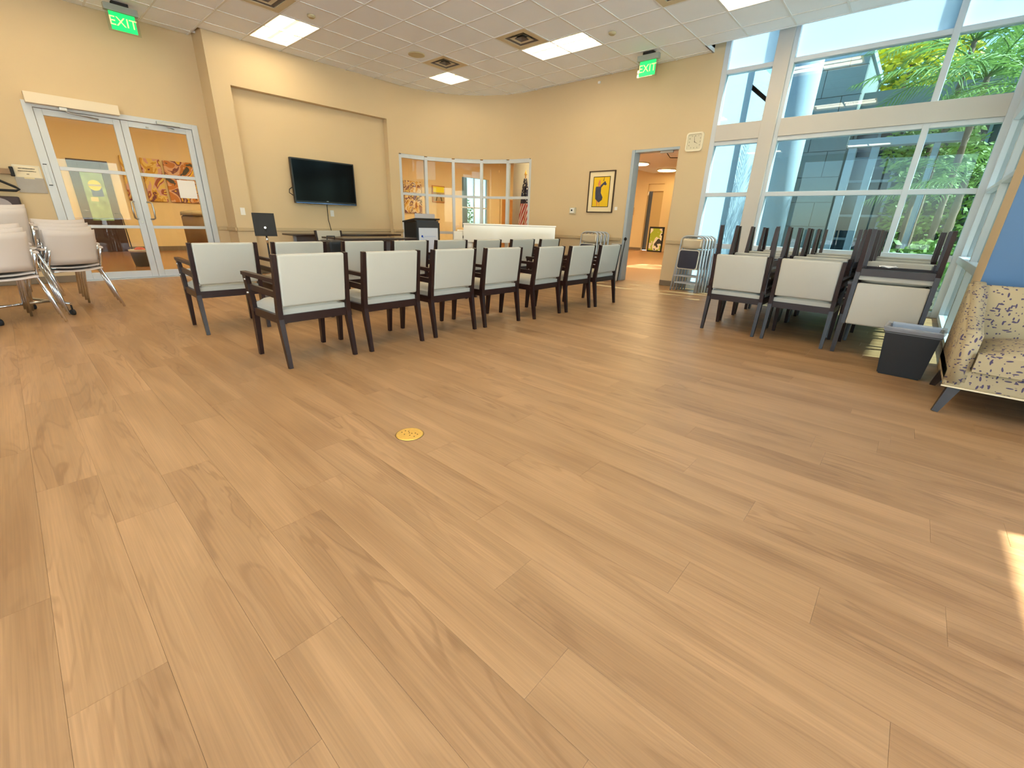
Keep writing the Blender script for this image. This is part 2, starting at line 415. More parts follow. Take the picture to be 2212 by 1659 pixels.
for c in cells[:298]:
    L_ = c[1] - c[0]; W_ = c[3] - c[2]
    me = full if abs(L_ - PL) < 1e-4 and abs(W_ - PW) < 1e-4 else plank_me(L_, W_)
    o = bpy.data.objects.new('plank', me); C.objects.link(o); o.parent = fl; o.location = (c[0], c[2], 0)
bm = bmesh.new()
for c in cells[298:]: plank_me(c[1]-c[0], c[3]-c[2], bm, c[0], c[2])
me = bpy.data.meshes.new('far_planks'); bm.to_mesh(me); bm.free(); me.materials.append(PLANK)
o = bpy.data.objects.new('far_planks', me); C.objects.link(o); o.parent = fl; o['kind'] = 'stuff'

# ---- ceiling: tiles in a T-bar grid
def in_room(x0, x1, y0, y1):
    if x1 < -9.53 or x0 > 3.05 or y1 < -4.05 or y0 > 8.3: return False
    return True
ce = MB().box(-9.6, 3.05, -4.05, 7.93, H + 0.06, H + 0.12).box(-9.6, -3.22, 7.93, 8.5, H + 0.06, H + 0.12).out('ceiling', GRID); ce['kind'] = 'structure'
lights = {(-7, -4): 2, (-2, -4): 2, (3, -4): 2, (-6, 1): 1, (-2, 1): 2, (3, 1): 2, (-7, -9): 2, (-2, -9): 2, (3, -9): 2, (-2, -14): 2, (3, -14): 2}
vents = [(-5, -5), (-2, 0), (-5, 0), (2, 0), (2, -5)]
taken = set(vents)
for (v, u), n in lights.items():
    for q in range(n): taken.add((v + q, u))
tile_cells = []
for v in range(-9, 13):
    for u in range(-17, 5):
        if (v, u) in taken: continue
        x0, x1 = LX + v*T, LX + (v+1)*T; y0, y1 = LY + u*T, LY + (u+1)*T
        xl = -9.52 if y0 < 2.70 else -9.05
        ym = 8.3 if x0 < -3.25 else 7.93
        a, b, c_, d = max(x0, xl), min(x1, 3.0), max(y0, -4.0), min(y1, ym)
        if b - a < 0.03 or d - c_ < 0.03: continue
        vv = Vector(((a+b)/2, (c_+d)/2, 2.63)); f = vv.dot(cf)
        vis = f > 0.1 and abs(vv.dot(cr)/f) < 1.4 and abs(vv.dot(cd)/f) < 1.2
        tile_cells.append((0 if vis else 1, vv.length, a, b, c_, d))
tile_cells.sort()
def tile_geo(B, a, b, c_, d): B.box(a + .011, b - .011, c_ + .011, d - .011, H + .006, H + .022)
tm = MB(); tile_geo(tm, 0, T, 0, T); tile_full = tm.me('ceiling_tile', TILE)
far = MB()
for i, (nv, ln, a, b, c_, d) in enumerate(tile_cells):
    if nv == 0 and i < 298:
        if abs(b-a-T) < 1e-3 and abs(d-c_-T) < 1e-3: me = tile_full
        else: q = MB(); tile_geo(q, 0, b-a, 0, d-c_); me = q.me('ceiling_tile', TILE)
        o = bpy.data.objects.new('ceiling_tile', me); C.objects.link(o); o.parent = ce; o.location = (a, c_, 0)
    else: tile_geo(far, a, b, c_, d)
far.out('far_tiles', TILE, ce, kind='stuff')
for v in range(-8, 13):
    x = LX + v*T
    if x > 3: continue
    y1 = 8.3 if x < -3.2 else 7.93
    MB().box(x - .012, x + .012, -4, y1, H, H + .03).out('grid_bar', GRID, ce)
for u in range(-15, 5):
    y = LY + u*T
    xl = -9.52 if y < 2.73 else -9.05; xr = 3.0 if y < 7.9 else -3.22
    MB().box(xl, xr, y - .012, y + .012, H - .0005, H + .0295).out('grid_bar', GRID, ce)
MB().box(-3.22, 3.0, 7.93, 7.96, H, 4.55).box(-3.25, -3.22, 7.93, 8.3, H, 4.55).out('edge_fascia', TILE, ce)
MB().box(-3.25, 0.7, 7.9, 8.6, 4.55, 4.62).out('pocket_top', TILE, ce)

# ---- walls
def wall(name, boxes, m=WALL):
    B = MB()
    for b in boxes: B.box(*b)
    o = B.out(name, m); o['kind'] = 'structure'; return o
wall('wall_left', [(-9.72, -9.52, -4.2, 0.56, -.1, H+.1), (-9.72, -9.52, 2.58, 2.8, -.1, H+.1), (-9.72, -9.52, 0.56, 2.58, 2.42, H+.1)])
wall('wall_screen', [(-9.35, -9.05, 2.76, 3.05, -.1, H+.1), (-9.35, -9.05, 5.98, 6.24, -.1, H+.1), (-9.35, -9.05, 3.05, 5.98, 3.03, H+.1), (-9.35, -9.19, 3.0, 6.0, -.1, 3.1), (-9.60, -9.35, 2.76, 2.9, -.1, H+.1)])
cxr, cyr, rr_ = -6.95, 6.2, 2.1
B = MB()
def ringseg(B, a0, a1, r0, r1, z0, z1, n=24):
    poly = [(cxr + r1*math.cos(math.radians(a0+(a1-a0)*i/n)), cyr + r1*math.sin(math.radians(a0+(a1-a0)*i/n))) for i in range(n+1)]
    poly += [(cxr + r0*math.cos(math.radians(a1-(a1-a0)*i/n)), cyr + r0*math.sin(math.radians(a1-(a1-a0)*i/n))) for i in range(n+1)]
    if a1 > a0: poly = poly[::-1]
    B.prism(poly[::-1] if False else poly, z0, z1)
for i in range(60):
    a = 180 - 90*i/60; b = 180 - 90*(i+1)/60
    ringseg(B, a, b, rr_, rr_ + .18, 2.42, H + .1, 1)
bmesh.ops.recalc_face_normals(B.bm, faces=B.bm.faces)
o = B.out('wall_corner', WALL); o['kind'] = 'structure'
wall('wall_back', [(-6.97, -4.46, 8.3, 8.48, -.1, H+.1), (-3.55, -3.05, 8.3, 8.48, -.1, H+.1), (-4.46, -3.55, 8.3, 8.48, 2.40, H+.1), (-3.25, -3.05, 8.3, 8.48, H+.1, 4.6), (-3.05, 0.7, 8.3, 8.48, 4.25, 4.6)])
wall('wall_blue', [(0.402, 3.1, 4.6, 4.61, -.1, H+.1)], BLUEW)
wall('wall_pilaster', [(0.40, 0.62, 4.612, 5.2, -.1, H+.1), (0.62, 3.1, 4.612, 4.75, -.1, H+.1)])
wall('wall_right', [(3.0, 3.15, -4.2, -3.6, -.1, H+.1), (3.0, 3.15, 3.30, 4.6, -.1, H+.1), (3.0, 3.15, -3.6, 3.30, 2.65, H+.1), (3.0, 3.15, -3.6, 3.30, -.1, .1)])
wall('wall_rear', [(-9.7, -4.0, -4.2, -4.0, -.1, H+.1), (-4.0, 2.2, -4.2, -4.0, 3.5, H+.1), (-4.0, 2.2, -4.2, -4.0, -.1, .1), (2.2, 3.15, -4.2, -4.0, -.1, H+.1)])
# chair rails and baseboards
def strip(name, x0, x1, y0, y1, z0, z1, m): 
    o = MB().box(x0, x1, y0, y1, z0, z1, 0.006).out(name, m); o['kind'] = 'structure'; return o
strip('trim_left', -9.52, -9.492, -4, 0.56, .77, .83, TRIM); strip('trim_left', -9.52, -9.492, 2.60, 2.76, .77, .83, TRIM)
strip('trim_screen', -9.05, -9.022, 2.76, 3.05, .77, .83, TRIM); strip('trim_screen', -9.19, -9.162, 3.05, 5.98, .77, .83, TRIM); strip('trim_screen', -9.05, -9.022, 5.98, 6.24, .77, .83, TRIM)
strip('trim_return', -9.52, -9.05, 2.732, 2.76, .77, .83, TRIM)
strip('trim_back', -6.93, -4.50, 8.272, 8.3, .77, .83, TRIM); strip('trim_back', -3.55, -3.06, 8.272, 8.3, .77, .83, TRIM)
strip('baseboard_left', -9.52, -9.508, -4, 0.56, 0, .1, BASEB); strip('baseboard_screen', -9.05, -9.038, 2.76, 3.05, 0, .1, BASEB); strip('baseboard_screen', -9.19, -9.178, 3.05, 5.98, 0, .1, BASEB)
strip('baseboard_back', -6.93, -4.50, 8.288, 8.3, 0, .1, BASEB); strip('baseboard_back', -3.56, -3.06, 8.288, 8.3, 0, .1, BASEB); strip('baseboard_back', -3.562, -3.55, 8.288, 8.48, 0, .1, BASEB)
strip('baseboard_blue', .5, 3.0, 4.588, 4.6, 0, .1, BASEB)

# ---- window_1: front glazing at Y = 8.3
w1 = struct('window_1')
def fr(win, x0, x1, y0, y1, z0, z1, name='mullion', m=ALU, bev=.003): 
    d = .004 if name in ('transom', 'bottom_rail', 'spandrel', 'top_rail', 'bar') else 0
    if (y1 - y0) < (x1 - x0) or win.name == 'window_1': y0 += d
    else: x0 += d
    return MB().box(x0, x1, y0, y1, z0, z1, bev, 1).out(name, m, win)
YF, YB = 8.30, 8.42
fr(w1, -3.05, -2.97, YF, YB, 0, 4.25, 'jamb')
fr(w1, -2.30, -2.09, YF - .03, YB, 0, 4.25, 'casing', mat('casing_paint', (196, 190, 182), 0.5)); fr(w1, -2.09, -2.03, YF, YB, 0, 4.25, 'jamb')
fr(w1, -.35, -.28, YF, YB, 0, 2.42); fr(w1, -.35, -.28, YF, YB, 2.66, 4.25)
fr(w1, .38, .47, YF - .02, YB, 0, 4.25, 'corner_post')
CAS = MATS['casing_paint']
for a, b in ((-2.97, -2.30), (-2.03, .38)):
    fr(w1, a, b, YF - .025, YB, 2.42, 2.66, 'spandrel', CAS)
    fr(w1, a, b, YF, YB, 2.36, 2.42, 'transom'); fr(w1, a, b, YF, YB, 3.37, 3.43, 'transom')
    fr(w1, a, b, YF, YB, 1.575, 1.64, 'transom'); fr(w1, a, b, YF - .03, YB, .74, .82, 'sill'); fr(w1, a, b, YF, YB, 0, .07, 'bottom_rail')
for a, b in ((-2.97, -2.30), (-2.03, -.35), (-.28, .38)):
    for z0, z1, m in ((.07, .74, GLASSG), (.82, 1.575, GLASSG), (1.64, 2.36, GLASSG), (2.66, 3.37, GLASSG), (3.43, 4.25, FROST)):
        MB().box(a, b, 8.355, 8.361, z0, z1).out('frosted_pane' if m is FROST else 'pane', m, w1)
# ---- window_2: side glazing at X = 0.45
w2 = struct('window_2')
fr(w2, .45, .57, 5.2, 5.27, 0, H + .5, 'jamb'); fr(w2, .45, .57, 6.70, 6.77, 0, H + .5); fr(w2, .45, .57, 8.22, 8.3, 0, H + .5, 'jamb')
for z0, z1, nme in ((0, .06, 'bottom_rail'), (.74, .82, 'sill'), (1.57, 1.62, 'transom'), (2.36, 2.66, 'spandrel'), (3.37, 3.43, 'transom')):
    fr(w2, .45 - (.02 if nme == 'sill' else 0), .57, 5.2, 8.3, z0, z1, nme)
for a, b in ((5.27, 6.70), (6.77, 8.22)):
    for z0, z1, m in ((.06, .74, GLASSG), (.82, 1.57, GLASSG), (1.62, 2.36, GLASSG), (2.66, 3.37, GLASSG), (3.43, 4.2, FROST)):
        MB().box(.505, .511, a, b, z0, z1).out('frosted_pane' if m is FROST else 'pane', m, w2)
# ---- window_3: curved inner glazing in the rounded corner
w3 = struct('window_3')
def arcbox(win, a0, a1, r0, r1, z0, z1, name, m, n=3):
    B = MB()
    for i in range(n): ringseg(B, a0 + (a1-a0)*i/n, a0 + (a1-a0)*(i+1)/n, r0, r1, z0, z1, 1)
    bmesh.ops.remove_doubles(B.bm, verts=B.bm.verts, dist=1e-5); bmesh.ops.recalc_face_normals(B.bm, faces=B.bm.faces)
    return B.out(name, m, win)
angs = [178.2, 160.9, 143.3, 125.2, 107.4, 90.6]
for i, a in enumerate(angs): arcbox(w3, a + .9, a - .9, rr_ + .0, rr_ + .09, 0, 2.40, 'mullion' if 0 < i < 5 else 'jamb', ALU, 1)
for i in range(5):
    a, b = angs[i] - .9, angs[i+1] + .9
    for z0, z1, nme in ((2.34, 2.42, 'head'), (1.575, 1.63, 'transom'), (.74, .80, 'sill'), (0, .07, 'bottom_rail')): arcbox(w3, a, b, rr_ + .01, rr_ + .08, z0, z1, nme, ALU)
    for z0, z1 in ((.07, .74), (.80, 1.575), (1.63, 2.34)): arcbox(w3, a, b, rr_ + .04, rr_ + .046, z0, z1, 'pane', GLASS)
# ---- window_4 (right, beyond the frame; lets in the sun patch), window_5 (rear, unseen, added and sized to bring in cool daylight)
w4 = struct('window_4')
for y in (-3.6, -1.5, .5, 3.25): fr(w4, 3.03, 3.10, y, y + .05, .1, 2.65)
fr(w4, 3.03, 3.10, -3.6, 3.30, .1, .16, 'bottom_rail'); fr(w4, 3.03, 3.10, -3.6, 3.30, 2.60, 2.65, 'head')
for a, b in ((-3.55, -1.5), (-1.45, .5), (.55, 3.25)): MB().box(3.06, 3.066, a, b, .16, 2.60).out('pane', GLASS, w4)
w5 = struct('window_5')
for i in range(6): fr(w5, -4.0 + 1.23*i, -3.95 + 1.23*i, -4.15, -4.05, .1, 3.5)
for i in range(5): MB().box(-3.95 + 1.23*i, -2.77 + 1.23*i, -4.10, -4.094, .1, 3.5).out('pane', GLASS, w5)

# ---- door_1 / door_2: glazed double door in the left wall
dfr = struct('trim_1')
fr(dfr, -9.62, -9.50, .56, .655, 0, 2.42, 'jamb'); fr(dfr, -9.62, -9.50, 2.495, 2.58, 0, 2.42, 'jamb'); fr(dfr, -9.62, -9.50, .655, 2.495, 2.35, 2.42, 'head')
MB().box(-9.62, -9.48, .655, 2.495, 0.0, .012).out('threshold', ALU, dfr)
for nm, a, b, hy in (('door_1', .66, 1.572, 1.49), ('door_2', 1.578, 2.49, 1.66)):
    d = struct(nm)
    fr(d, -9.57, -9.525, a, a + .085, .015, 2.345, 'stile'); fr(d, -9.57, -9.525, b - .085, b, .015, 2.345, 'stile')
    fr(d, -9.57, -9.525, a + .085, b - .085, 2.265, 2.345, 'top_rail'); fr(d, -9.57, -9.525, a + .085, b - .085, .015, .12, 'bottom_rail')
    fr(d, -9.565, -9.53, a + .085, b - .085, 1.575, 1.625, 'bar'); fr(d, -9.565, -9.53, a + .085, b - .085, .785, .83, 'bar')
    for z0, z1 in ((.12, .785), (.83, 1.575), (1.625, 2.265)): MB().box(-9.55, -9.544, a + .085, b - .085, z0, z1).out('pane', GLASS, d)
    s_ = -1 if nm == 'door_1' else 1
    y0 = hy; y1 = hy + s_ * .0
    MB().tube([(-9.525, y0, 1.19), (-9.47, y0 + s_*.02, 1.19), (-9.45, y0 + s_*.045, 1.175), (-9.45, y0 + s_*.05, 1.06), (-9.45, y0 + s_*.045, .945), (-9.47, y0 + s_*.02, .93), (-9.525, y0, .93)], .013, 8).out('handle', STEEL, d)
    if nm == 'door_2': MB().box(-9.52, -9.49, a + .3, a + .33, 2.28, 2.30).out('closer_bracket', STEEL, d)
MB().box(-9.524, -9.515, 1.515, 1.55, .87, .90, .002).out('lock_plate', STEEL, bpy.data.objects['door_1'])
t = thing('door_operator', 'long cream box of the automatic opener over the left leaf of the glass doors', 'door opener')
MB().box(-9.52, -9.40, .60, 1.575, 2.385, 2.515, .005).out('housing', mat('cream_metal', (226, 212, 186), .5), t)
MB().tube([(-9.46, .95, 2.38), (-9.44, 1.0, 2.33), (-9.47, 1.32, 2.30)], .010, 6).out('arm', STEEL, t)
MB().box(-9.47, -9.42, .92, 1.0, 2.345, 2.385, .004).out('spindle', STEEL, t)
t = thing('door_closer', 'small metal closer on the head above the right leaf of the glass doors', 'door closer')
MB().box(-9.50, -9.45, 2.02, 2.32, 2.35, 2.395, .004).out('body', STEEL, t)
MB().tube([(-9.47, 2.10, 2.35), (-9.44, 2.16, 2.32), (-9.50, 2.24, 2.315)], .006, 6).out('arm', STEEL, t)
o = MB().box(-9.524, -9.5225, 2.13, 2.38, 1.28, 1.56).out('notice_sheet', WHITEP, label='blank white sheet taped inside the right leaf of the glass doors', cat='paper')

# ---- opening in the back wall (door_3 frame, the leaf stands open behind)
d3 = struct('door_3')
fr(d3, -4.46, -4.40, 8.28, 8.50, 0, 2.40, 'jamb', mat('jamb_paint', (168, 180, 190), .4)); JP = MATS['jamb_paint']
fr(d3, -4.40, -3.55, 8.30, 8.50, 2.355, 2.40, 'head', JP); fr(d3, -3.565, -3.55, 8.30, 8.50, 0.1, 2.355, 'jamb', WALL)
MB().box(-3.92, -3.68, 8.33, 8.37, 2.315, 2.355, .004).out('closer', STEEL, d3)
MB().tube([(-3.80, 8.36, 2.315), (-3.77, 8.45, 2.25), (-3.60, 8.56, 2.25)], .007, 6).out('closer_arm', BLACKM, d3)

# ================================================================== CORRIDOR AND LOBBY BEHIND
def fbox(name, b, m): o = MB().box(*b).out(name, m); o['kind'] = 'structure'; return o
fbox('floor_corridor', (-16.2, -9.5, -4.2, 20, -.12, -.002), HALLF)
fbox('floor_lobby', (-9.5, -3.3, 8.5, 20.2, -.12, -.002), mat('lobby_floor', (168, 124, 86), .35, noise=(2, .08)))
fbox('floor_threshold', (-9.5, -6.9, 6.2, 8.5, -.13, -.0085), HALLF)
fbox('ceiling_corridor', (-16.2, -9.6, -4.2, 20, 3.70, 3.8), TILE); fbox('ceiling_lobby', (-9.6, -3.3, 8.5, 20.2, 3.70, 3.8), TILE)
fbox('ceiling_drop', (-9.6, -4.0, 14.6, 20.0, 3.28, 3.40), TILE)
wall('wall_corridor', [(-16.2, -16, -4.2, 14.3, -.1, 3.8), (-16.2, -16, 14.3, 16.0, 2.9, 3.8), (-16.2, -16, 14.3, 16.0, -.1, .75), (-16.2, -16, 16.0, 20.2, -.1, 3.8), (-16, -9.5, -4.2, -4, -.1, 3.8)], WALLC)
wall('wall_lobby', [(-16, -9.75, 20, 20.2, -.1, 3.8), (-9.75, -9.0, 20, 20.2, 2.85, 3.8), (-9.0, -3.3, 20, 20.2, -.1, 3.8)], WALLC)
wall('wall_lobby_east', [(-3.5, -3.06, 8.48, 10.0, -.1, 4.4), (-3.5, -3.3, 10.0, 20.2, 2.75, 4.2), (-3.5, -3.3, 10.0, 11.9, -.1, 2.75), (-3.5, -3.3, 13.6, 20.2, -.1, 2.75)], OUTW)
w6 = struct('window_6')
for y in (11.9, 12.72, 13.54): fr(w6, -3.45, -3.37, y, y + .06, 0, 2.75)
for a, b in ((11.96, 12.72), (12.78, 13.54)): MB().box(-3.41, -3.404, a, b, 0, 2.75).out('pane', GLASS, w6)
w7 = struct('window_7')
for y in (14.3, 15.1, 15.94): fr(w7, -16.12, -16.05, y, y + .06, .75, 2.9)
fr(w7, -16.12, -16.05, 14.36, 15.94, 1.6, 1.66, 'transom')
for a, b in ((14.36, 15.1), (15.16, 15.94)):
    MB().box(-16.09, -16.084, a, b, .75, 1.6).out('pane', GLASSG, w7); MB().box(-16.09, -16.084, a, b, 1.66, 2.9).out('pane', GLASSG, w7)
fbox('trim_lobby', (-12, -10.4, 19.975, 20, .83, .87), TRIM)
fbox('baseboard_lobby', (-12.2, -9.75, 19.985, 20, 0, .1), BASEB); fbox('baseboard_corridor', (-16, -15.985, -4, 14.3, 0, .12), BASEB)
# recessed lobby doorway (dark leaf, pale leaf)
d4 = struct('door_4')
MB().box(-9.76, -9.55, 20.15, 20.2, 0, 2.6).out('leaf', mat('slate_door', (84, 92, 110), .5), d4)
MB().box(-9.55, -9.05, 20.12, 20.17, 0, 2.6).out('leaf', mat('tan_door', (196, 168, 116), .5), d4)
MB().box(-9.78, -9.0, 20.05, 20.12, 2.55, 2.85).out('head', WALLC, d4)
# dark wooden outside door at the end of the corridor
d5 = struct('door_5')
DX = -15.99
fr(d5, DX - .03, DX + .03, 1.40, 1.58, 0, 2.2, 'stile', DOORW); fr(d5, DX - .03, DX + .03, 2.00, 2.16, 0, 2.2, 'stile', DOORW)
fr(d5, DX - .03, DX + .03, 1.58, 2.00, 2.0, 2.2, 'top_rail', DOORW); fr(d5, DX - .03, DX + .03, 1.58, 2.00, 0, .78, 'bottom_rail', DOORW)
MB().box(DX - .005, DX + .005, 1.58, 2.00, .78, 2.0).out('pane', mat('garden_glass', (150, 180, 130), .08, noise=(7, .75), spec=.6), d5)
MB().tube([(DX + .03, 1.47, 1.02), (DX + .08, 1.47, 1.02), (DX + .08, 1.53, 1.015)], .011, 6).out('handle', STEEL, d5)
# yellow round decal with blue panel on that door
t = thing('door_decal', 'round yellow decal over a blue panel on the glass of the dark corridor door', 'decal')
YEL = mat('decal_yellow', (240, 226, 30), .5); BLU = mat('decal_blue', (70, 100, 150), .5)
MB().tube([(DX + .012, 1.80, 1.62), (DX + .016, 1.80, 1.62)], .125, 20).out('disc', YEL, t)
MB().box(DX + .017, DX + .019, 1.68, 1.92, 1.60, 1.645).out('band', mat('decal_band', (190, 188, 140), .6), t)
MB().box(DX + .008, DX + .011, 1.71, 1.93, 1.36, 1.58).out('panel', BLU, t)
MB().box(DX + .008, DX + .011, 1.66, 1.80, 1.24, 1.34).out('note', mat('decal_note', (226, 210, 150), .6), t)
# abstract panels on the corridor wall
def panel(lbl, y0, y1, z0, z1, m, x=-15.98):
    t = thing('wall_panel', lbl, 'artwork', (x, (y0+y1)/2, z0)); 
    MB().box(0, .03, -(y1-y0)/2, (y1-y0)/2, 0, z1-z0, .02).out('canvas', m, t); return t
panel('left of three abstract ochre and red panels seen through the glass doors', 2.42, 2.78, 1.30, 2.38, ARTA)
panel('middle abstract ochre and red panel seen through the glass doors', 2.84, 3.27, 1.30, 2.37, ARTA)
panel('right abstract brown panel with yellow arcs seen through the glass doors', 3.33, 4.1, 1.30, 2.36, ARTB)
panel('abstract panel of brown and purple swirls seen through the leftmost curved pane', 11.15, 12.02, 1.28, 2.5, ARTC)
t = thing('framed_poster', 'yellow-topped framed poster seen through the second curved pane', 'poster', (-15.98, 12.92, 1.76))
MB().box(0, .03, -.34, .34, 0, .66, .005).out('frame', OAK, t); MB().box(.031, .035, -.30, .30, .40, .62).out('upper_field', YEL, t); MB().box(.031, .035, -.30, .30, .04, .40).out('lower_field', mat('poster_grey', (170, 150, 110), .7), t)
MB().tube([(.037, -.16, .06), (.037, -.05, .34)], .02, 6).tube([(.037, .16, .06), (.037, .05, .34)], .02, 6).out('strokes', mat('poster_dark', (90, 74, 50), .7), t)
d6 = struct('door_6')
DW = thing_dummy = None
fr(d6, -15.99, -15.95, 16.9, 18.3, 0, 2.1, 'leaf', OAK); fr(d6, -15.99, -15.93, 16.8, 16.9, 0, 2.2, 'jamb', WALLC)
o = MB().lathe([(.30, 0), (.30, 3.7)], -9.55, 11.05, 24).out('column', mat('grey_column', (176, 170, 162), .7), label='round grey column behind the rightmost curved pane, next to the flag', cat='column')
# flag on a pole
t = thing('flag', 'furled red white and blue flag on a pole behind the rightmost curved pane', 'flag', (-8.55, 10.0, 0))
MB().lathe([(.016, .05), (.016, 2.28), (.0161, 2.281)], 0, 0, 8).out('pole', OAK, t); MB().lathe([(.03, 2.28), (.035, 2.31), (.012, 2.38), (.004, 2.42)], 0, 0, 8).out('finial', BRASS, t)
MB().lathe([(.16, 0), (.16, .03), (.04, .06)], 0, 0, 14).out('base', BRASS, t)
def flag_mat():
    m = bpy.data.materials.new('flag_cloth'); m.use_nodes = True
    n = m.node_tree.nodes; l = m.node_tree.links; b = n['Principled BSDF']; b.inputs['Roughness'].default_value = .8
    tc = n.new('ShaderNodeTexCoord'); sp = n.new('ShaderNodeSeparateXYZ'); l.new(tc.outputs['Object'], sp.inputs[0])
    a = n.new('ShaderNodeMath'); a.operation = 'MULTIPLY'; a.inputs[1].default_value = 3.4; l.new(sp.outputs[0], a.inputs[0])
    c = n.new('ShaderNodeMath'); c.operation = 'SUBTRACT'; l.new(a.outputs[0], c.inputs[0]); l.new(sp.outputs[2], c.inputs[1])
    s1 = n.new('ShaderNodeMath'); s1.operation = 'MULTIPLY'; s1.inputs[1].default_value = 34; l.new(c.outputs[0], s1.inputs[0])
    s2 = n.new('ShaderNodeMath'); s2.operation = 'SINE'; l.new(s1.outputs[0], s2.inputs[0])
    g = n.new('ShaderNodeMath'); g.operation = 'GREATER_THAN'; g.inputs[1].default_value = 0; l.new(s2.outputs[0], g.inputs[0])
    m1 = n.new('ShaderNodeMix'); m1.data_type = 'RGBA'; m1.inputs[6].default_value = lin((236, 226, 226)); m1.inputs[7].default_value = lin((190, 40, 60)); l.new(g.outputs[0], m1.inputs[0])
    v = n.new('ShaderNodeTexVoronoi'); v.inputs['Scale'].default_value = 16; l.new(tc.outputs['Object'], v.inputs['Vector'])
    st = n.new('ShaderNodeMath'); st.operation = 'LESS_THAN'; st.inputs[1].default_value = .28; l.new(v.outputs['Distance'], st.inputs[0])
    m2 = n.new('ShaderNodeMix'); m2.data_type = 'RGBA'; m2.inputs[6].default_value = lin((44, 44, 76)); m2.inputs[7].default_value = lin((226, 226, 236)); l.new(st.outputs[0], m2.inputs[0])
    h = n.new('ShaderNodeMath'); h.operation = 'GREATER_THAN'; h.inputs[1].default_value = 1.56; l.new(sp.outputs[2], h.inputs[0])
    m3 = n.new('ShaderNodeMix'); m3.data_type = 'RGBA'; l.new(h.outputs[0], m3.inputs[0]); l.new(m1.outputs[2], m3.inputs[6]); l.new(m2.outputs[2], m3.inputs[7])
    l.new(m3.outputs[2], b.inputs['Base Color']); return m
def fl_fn(u, v):
    z = 2.2 - 1.45*v; wdt = .05 + .20*v**.8; a = (u - .5)*2
    x = a*wdt; y = .03*math.sin(a*7 + v*2)*min(1, v*3) - .03
    return (x + .02, y, z), (0.2*math.cos(a*7), -1, 0)
MB().surf(fl_fn, 28, 14, .004).out('cloth', flag_mat(), t)
# waste basket with an umbrella, and a tall drum, in the corridor
t = thing('waste_basket', 'grey lined bin on the corridor floor seen through the left glass leaf', 'trash can', (-11.64, 1.72, 0))
MB().lathe([(.13, 0), (.17, .30), (.172, .30)], 0, 0, 18).out('body', mat('bin_grey', (96, 100, 98), .5), t)
MB().lathe([(.178, .28), (.185, .32), (.15, .32)], 0, 0, 18).out('liner', mat('liner_pale', (210, 196, 170), .4), t)
MB().lathe([(.13, .29), (.06, .36), (.01, .37)], 0.0, 0, 9).out('rubbish', mat('rubbish_red', (190, 80, 50), .7, noise=(14, .6)), t)
t = thing('umbrella', 'thin black cane-handled umbrella standing behind the corridor bin', 'umbrella', (-11.9, 1.62, 0))
MB().tube([(0, .03, .0), (0, 0, .95), (.0, -.01, .99), (0, -.10, .99)], [.012, .007, .007, .009], 6).out('shaft', BLACKM, t)
t = thing('storage_drum', 'tall brown covered drum against the corridor wall behind the right glass leaf', 'drum', (-13.2, 3.15, 0))
MB().lathe([(.26, 0), (.27, .95), (.2, 1.0)], 0, 0, 16).out('body', mat('drum_brown', (120, 92, 60), .7), t); MB().lathe([(.29, .98), (.28, 1.06), (.1, 1.1)], 0, 0, 9).out('cover', mat('drum_cloth', (150, 130, 96), .9, noise=(8, .3)), t)
# small frames and poster stand in the lobby
for i, (px_, z_) in enumerate(((-11.05, 1.72), (-10.75, 1.74), (-10.42, 1.70), (-11.10, 1.16), (-10.78, 1.12), (-10.45, 1.14))):
    t = thing('picture_frame', '%s small dark-mounted picture on the far lobby wall, seen through the opening' % ['upper left', 'upper middle', 'upper right', 'lower left', 'lower middle', 'lower right'][i], 'picture', (px_, 19.98, z_), 0, 'small pictures on the lobby wall')
    MB().box(-.10, .10, -.02, 0, -.17, .17, .006).out('frame', mat('small_frame', (180, 150, 110), .6), t); MB().box(-.05, .05, -.024, -.02, -.11, .11).out('print', mat('small_print', (80, 66, 60), .7, noise=(9, .5)), t)
t = thing('poster_stand', 'dark framed colour poster standing on the lobby floor by the far wall', 'poster', (-8.70, 19.2, 0))
MB().box(-.34, .34, -.02, .02, 0, 1.05, .01).out('frame', BLACKM, t); MB().box(-.28, .28, -.026, -.02, .06, .98).out('print', art_mat('poster_print', [(60, 90, 140), (230, 220, 200), (170, 190, 60), (240, 236, 220), (60, 60, 60)], 2.2, 3.0, .6), t)
# hall lamps
def hall_lamp(lbl, x, y, z, r=.36, e=22.0):
    t = thing('ceiling_light', lbl, 'ceiling light', (x, y, z))
    MB().lathe([(r + .05, -.0), (r + .05, -.03), (r, -.04)], 0, 0, 24).out('frame', WHITE, t)
    MB().lathe([(r, -.041), (r*.95, -.06)], 0, 0, 24).out('diffuser', mat('hall_diffuser', (255, 235, 190), .5, emit=(255, 226, 160), es=e), t)
hall_lamp('nearer round glowing lamp on the lobby ceiling, seen through the opening', -8.6, 16.6, 3.28)
hall_lamp('farther round glowing lamp on the lobby ceiling, seen through the opening', -8.5, 18.9, 3.28)
def hall_fill(lbl, x, y):  # unseen panels added to brighten the corridor and lobby
    t = thing('hall_fill_panel', lbl, 'ceiling light', (x, y, 3.70))
    MB().box(-.32, .32, -.62, .62, -.02, 0).out('frame', WHITE, t); MB().box(-.28, .28, -.58, .58, -.024, -.02).out('diffuser', mat('hall_fill_glow', (255, 235, 190), .5, emit=(255, 228, 176), es=70.0), t)
for i, (x, y) in enumerate(((-12.6, 0.2), (-12.6, 4.2), (-12.6, 8.6), (-12.6, 13), (-12.6, 17), (-7.5, 10.4), (-6.0, 13.6))):
    hall_fill(['southernmost', 'second', 'third', 'fourth', 'fifth', 'lobby', 'far lobby'][i] + ' unseen glowing panel added to light the halls beyond the glass', x, y)

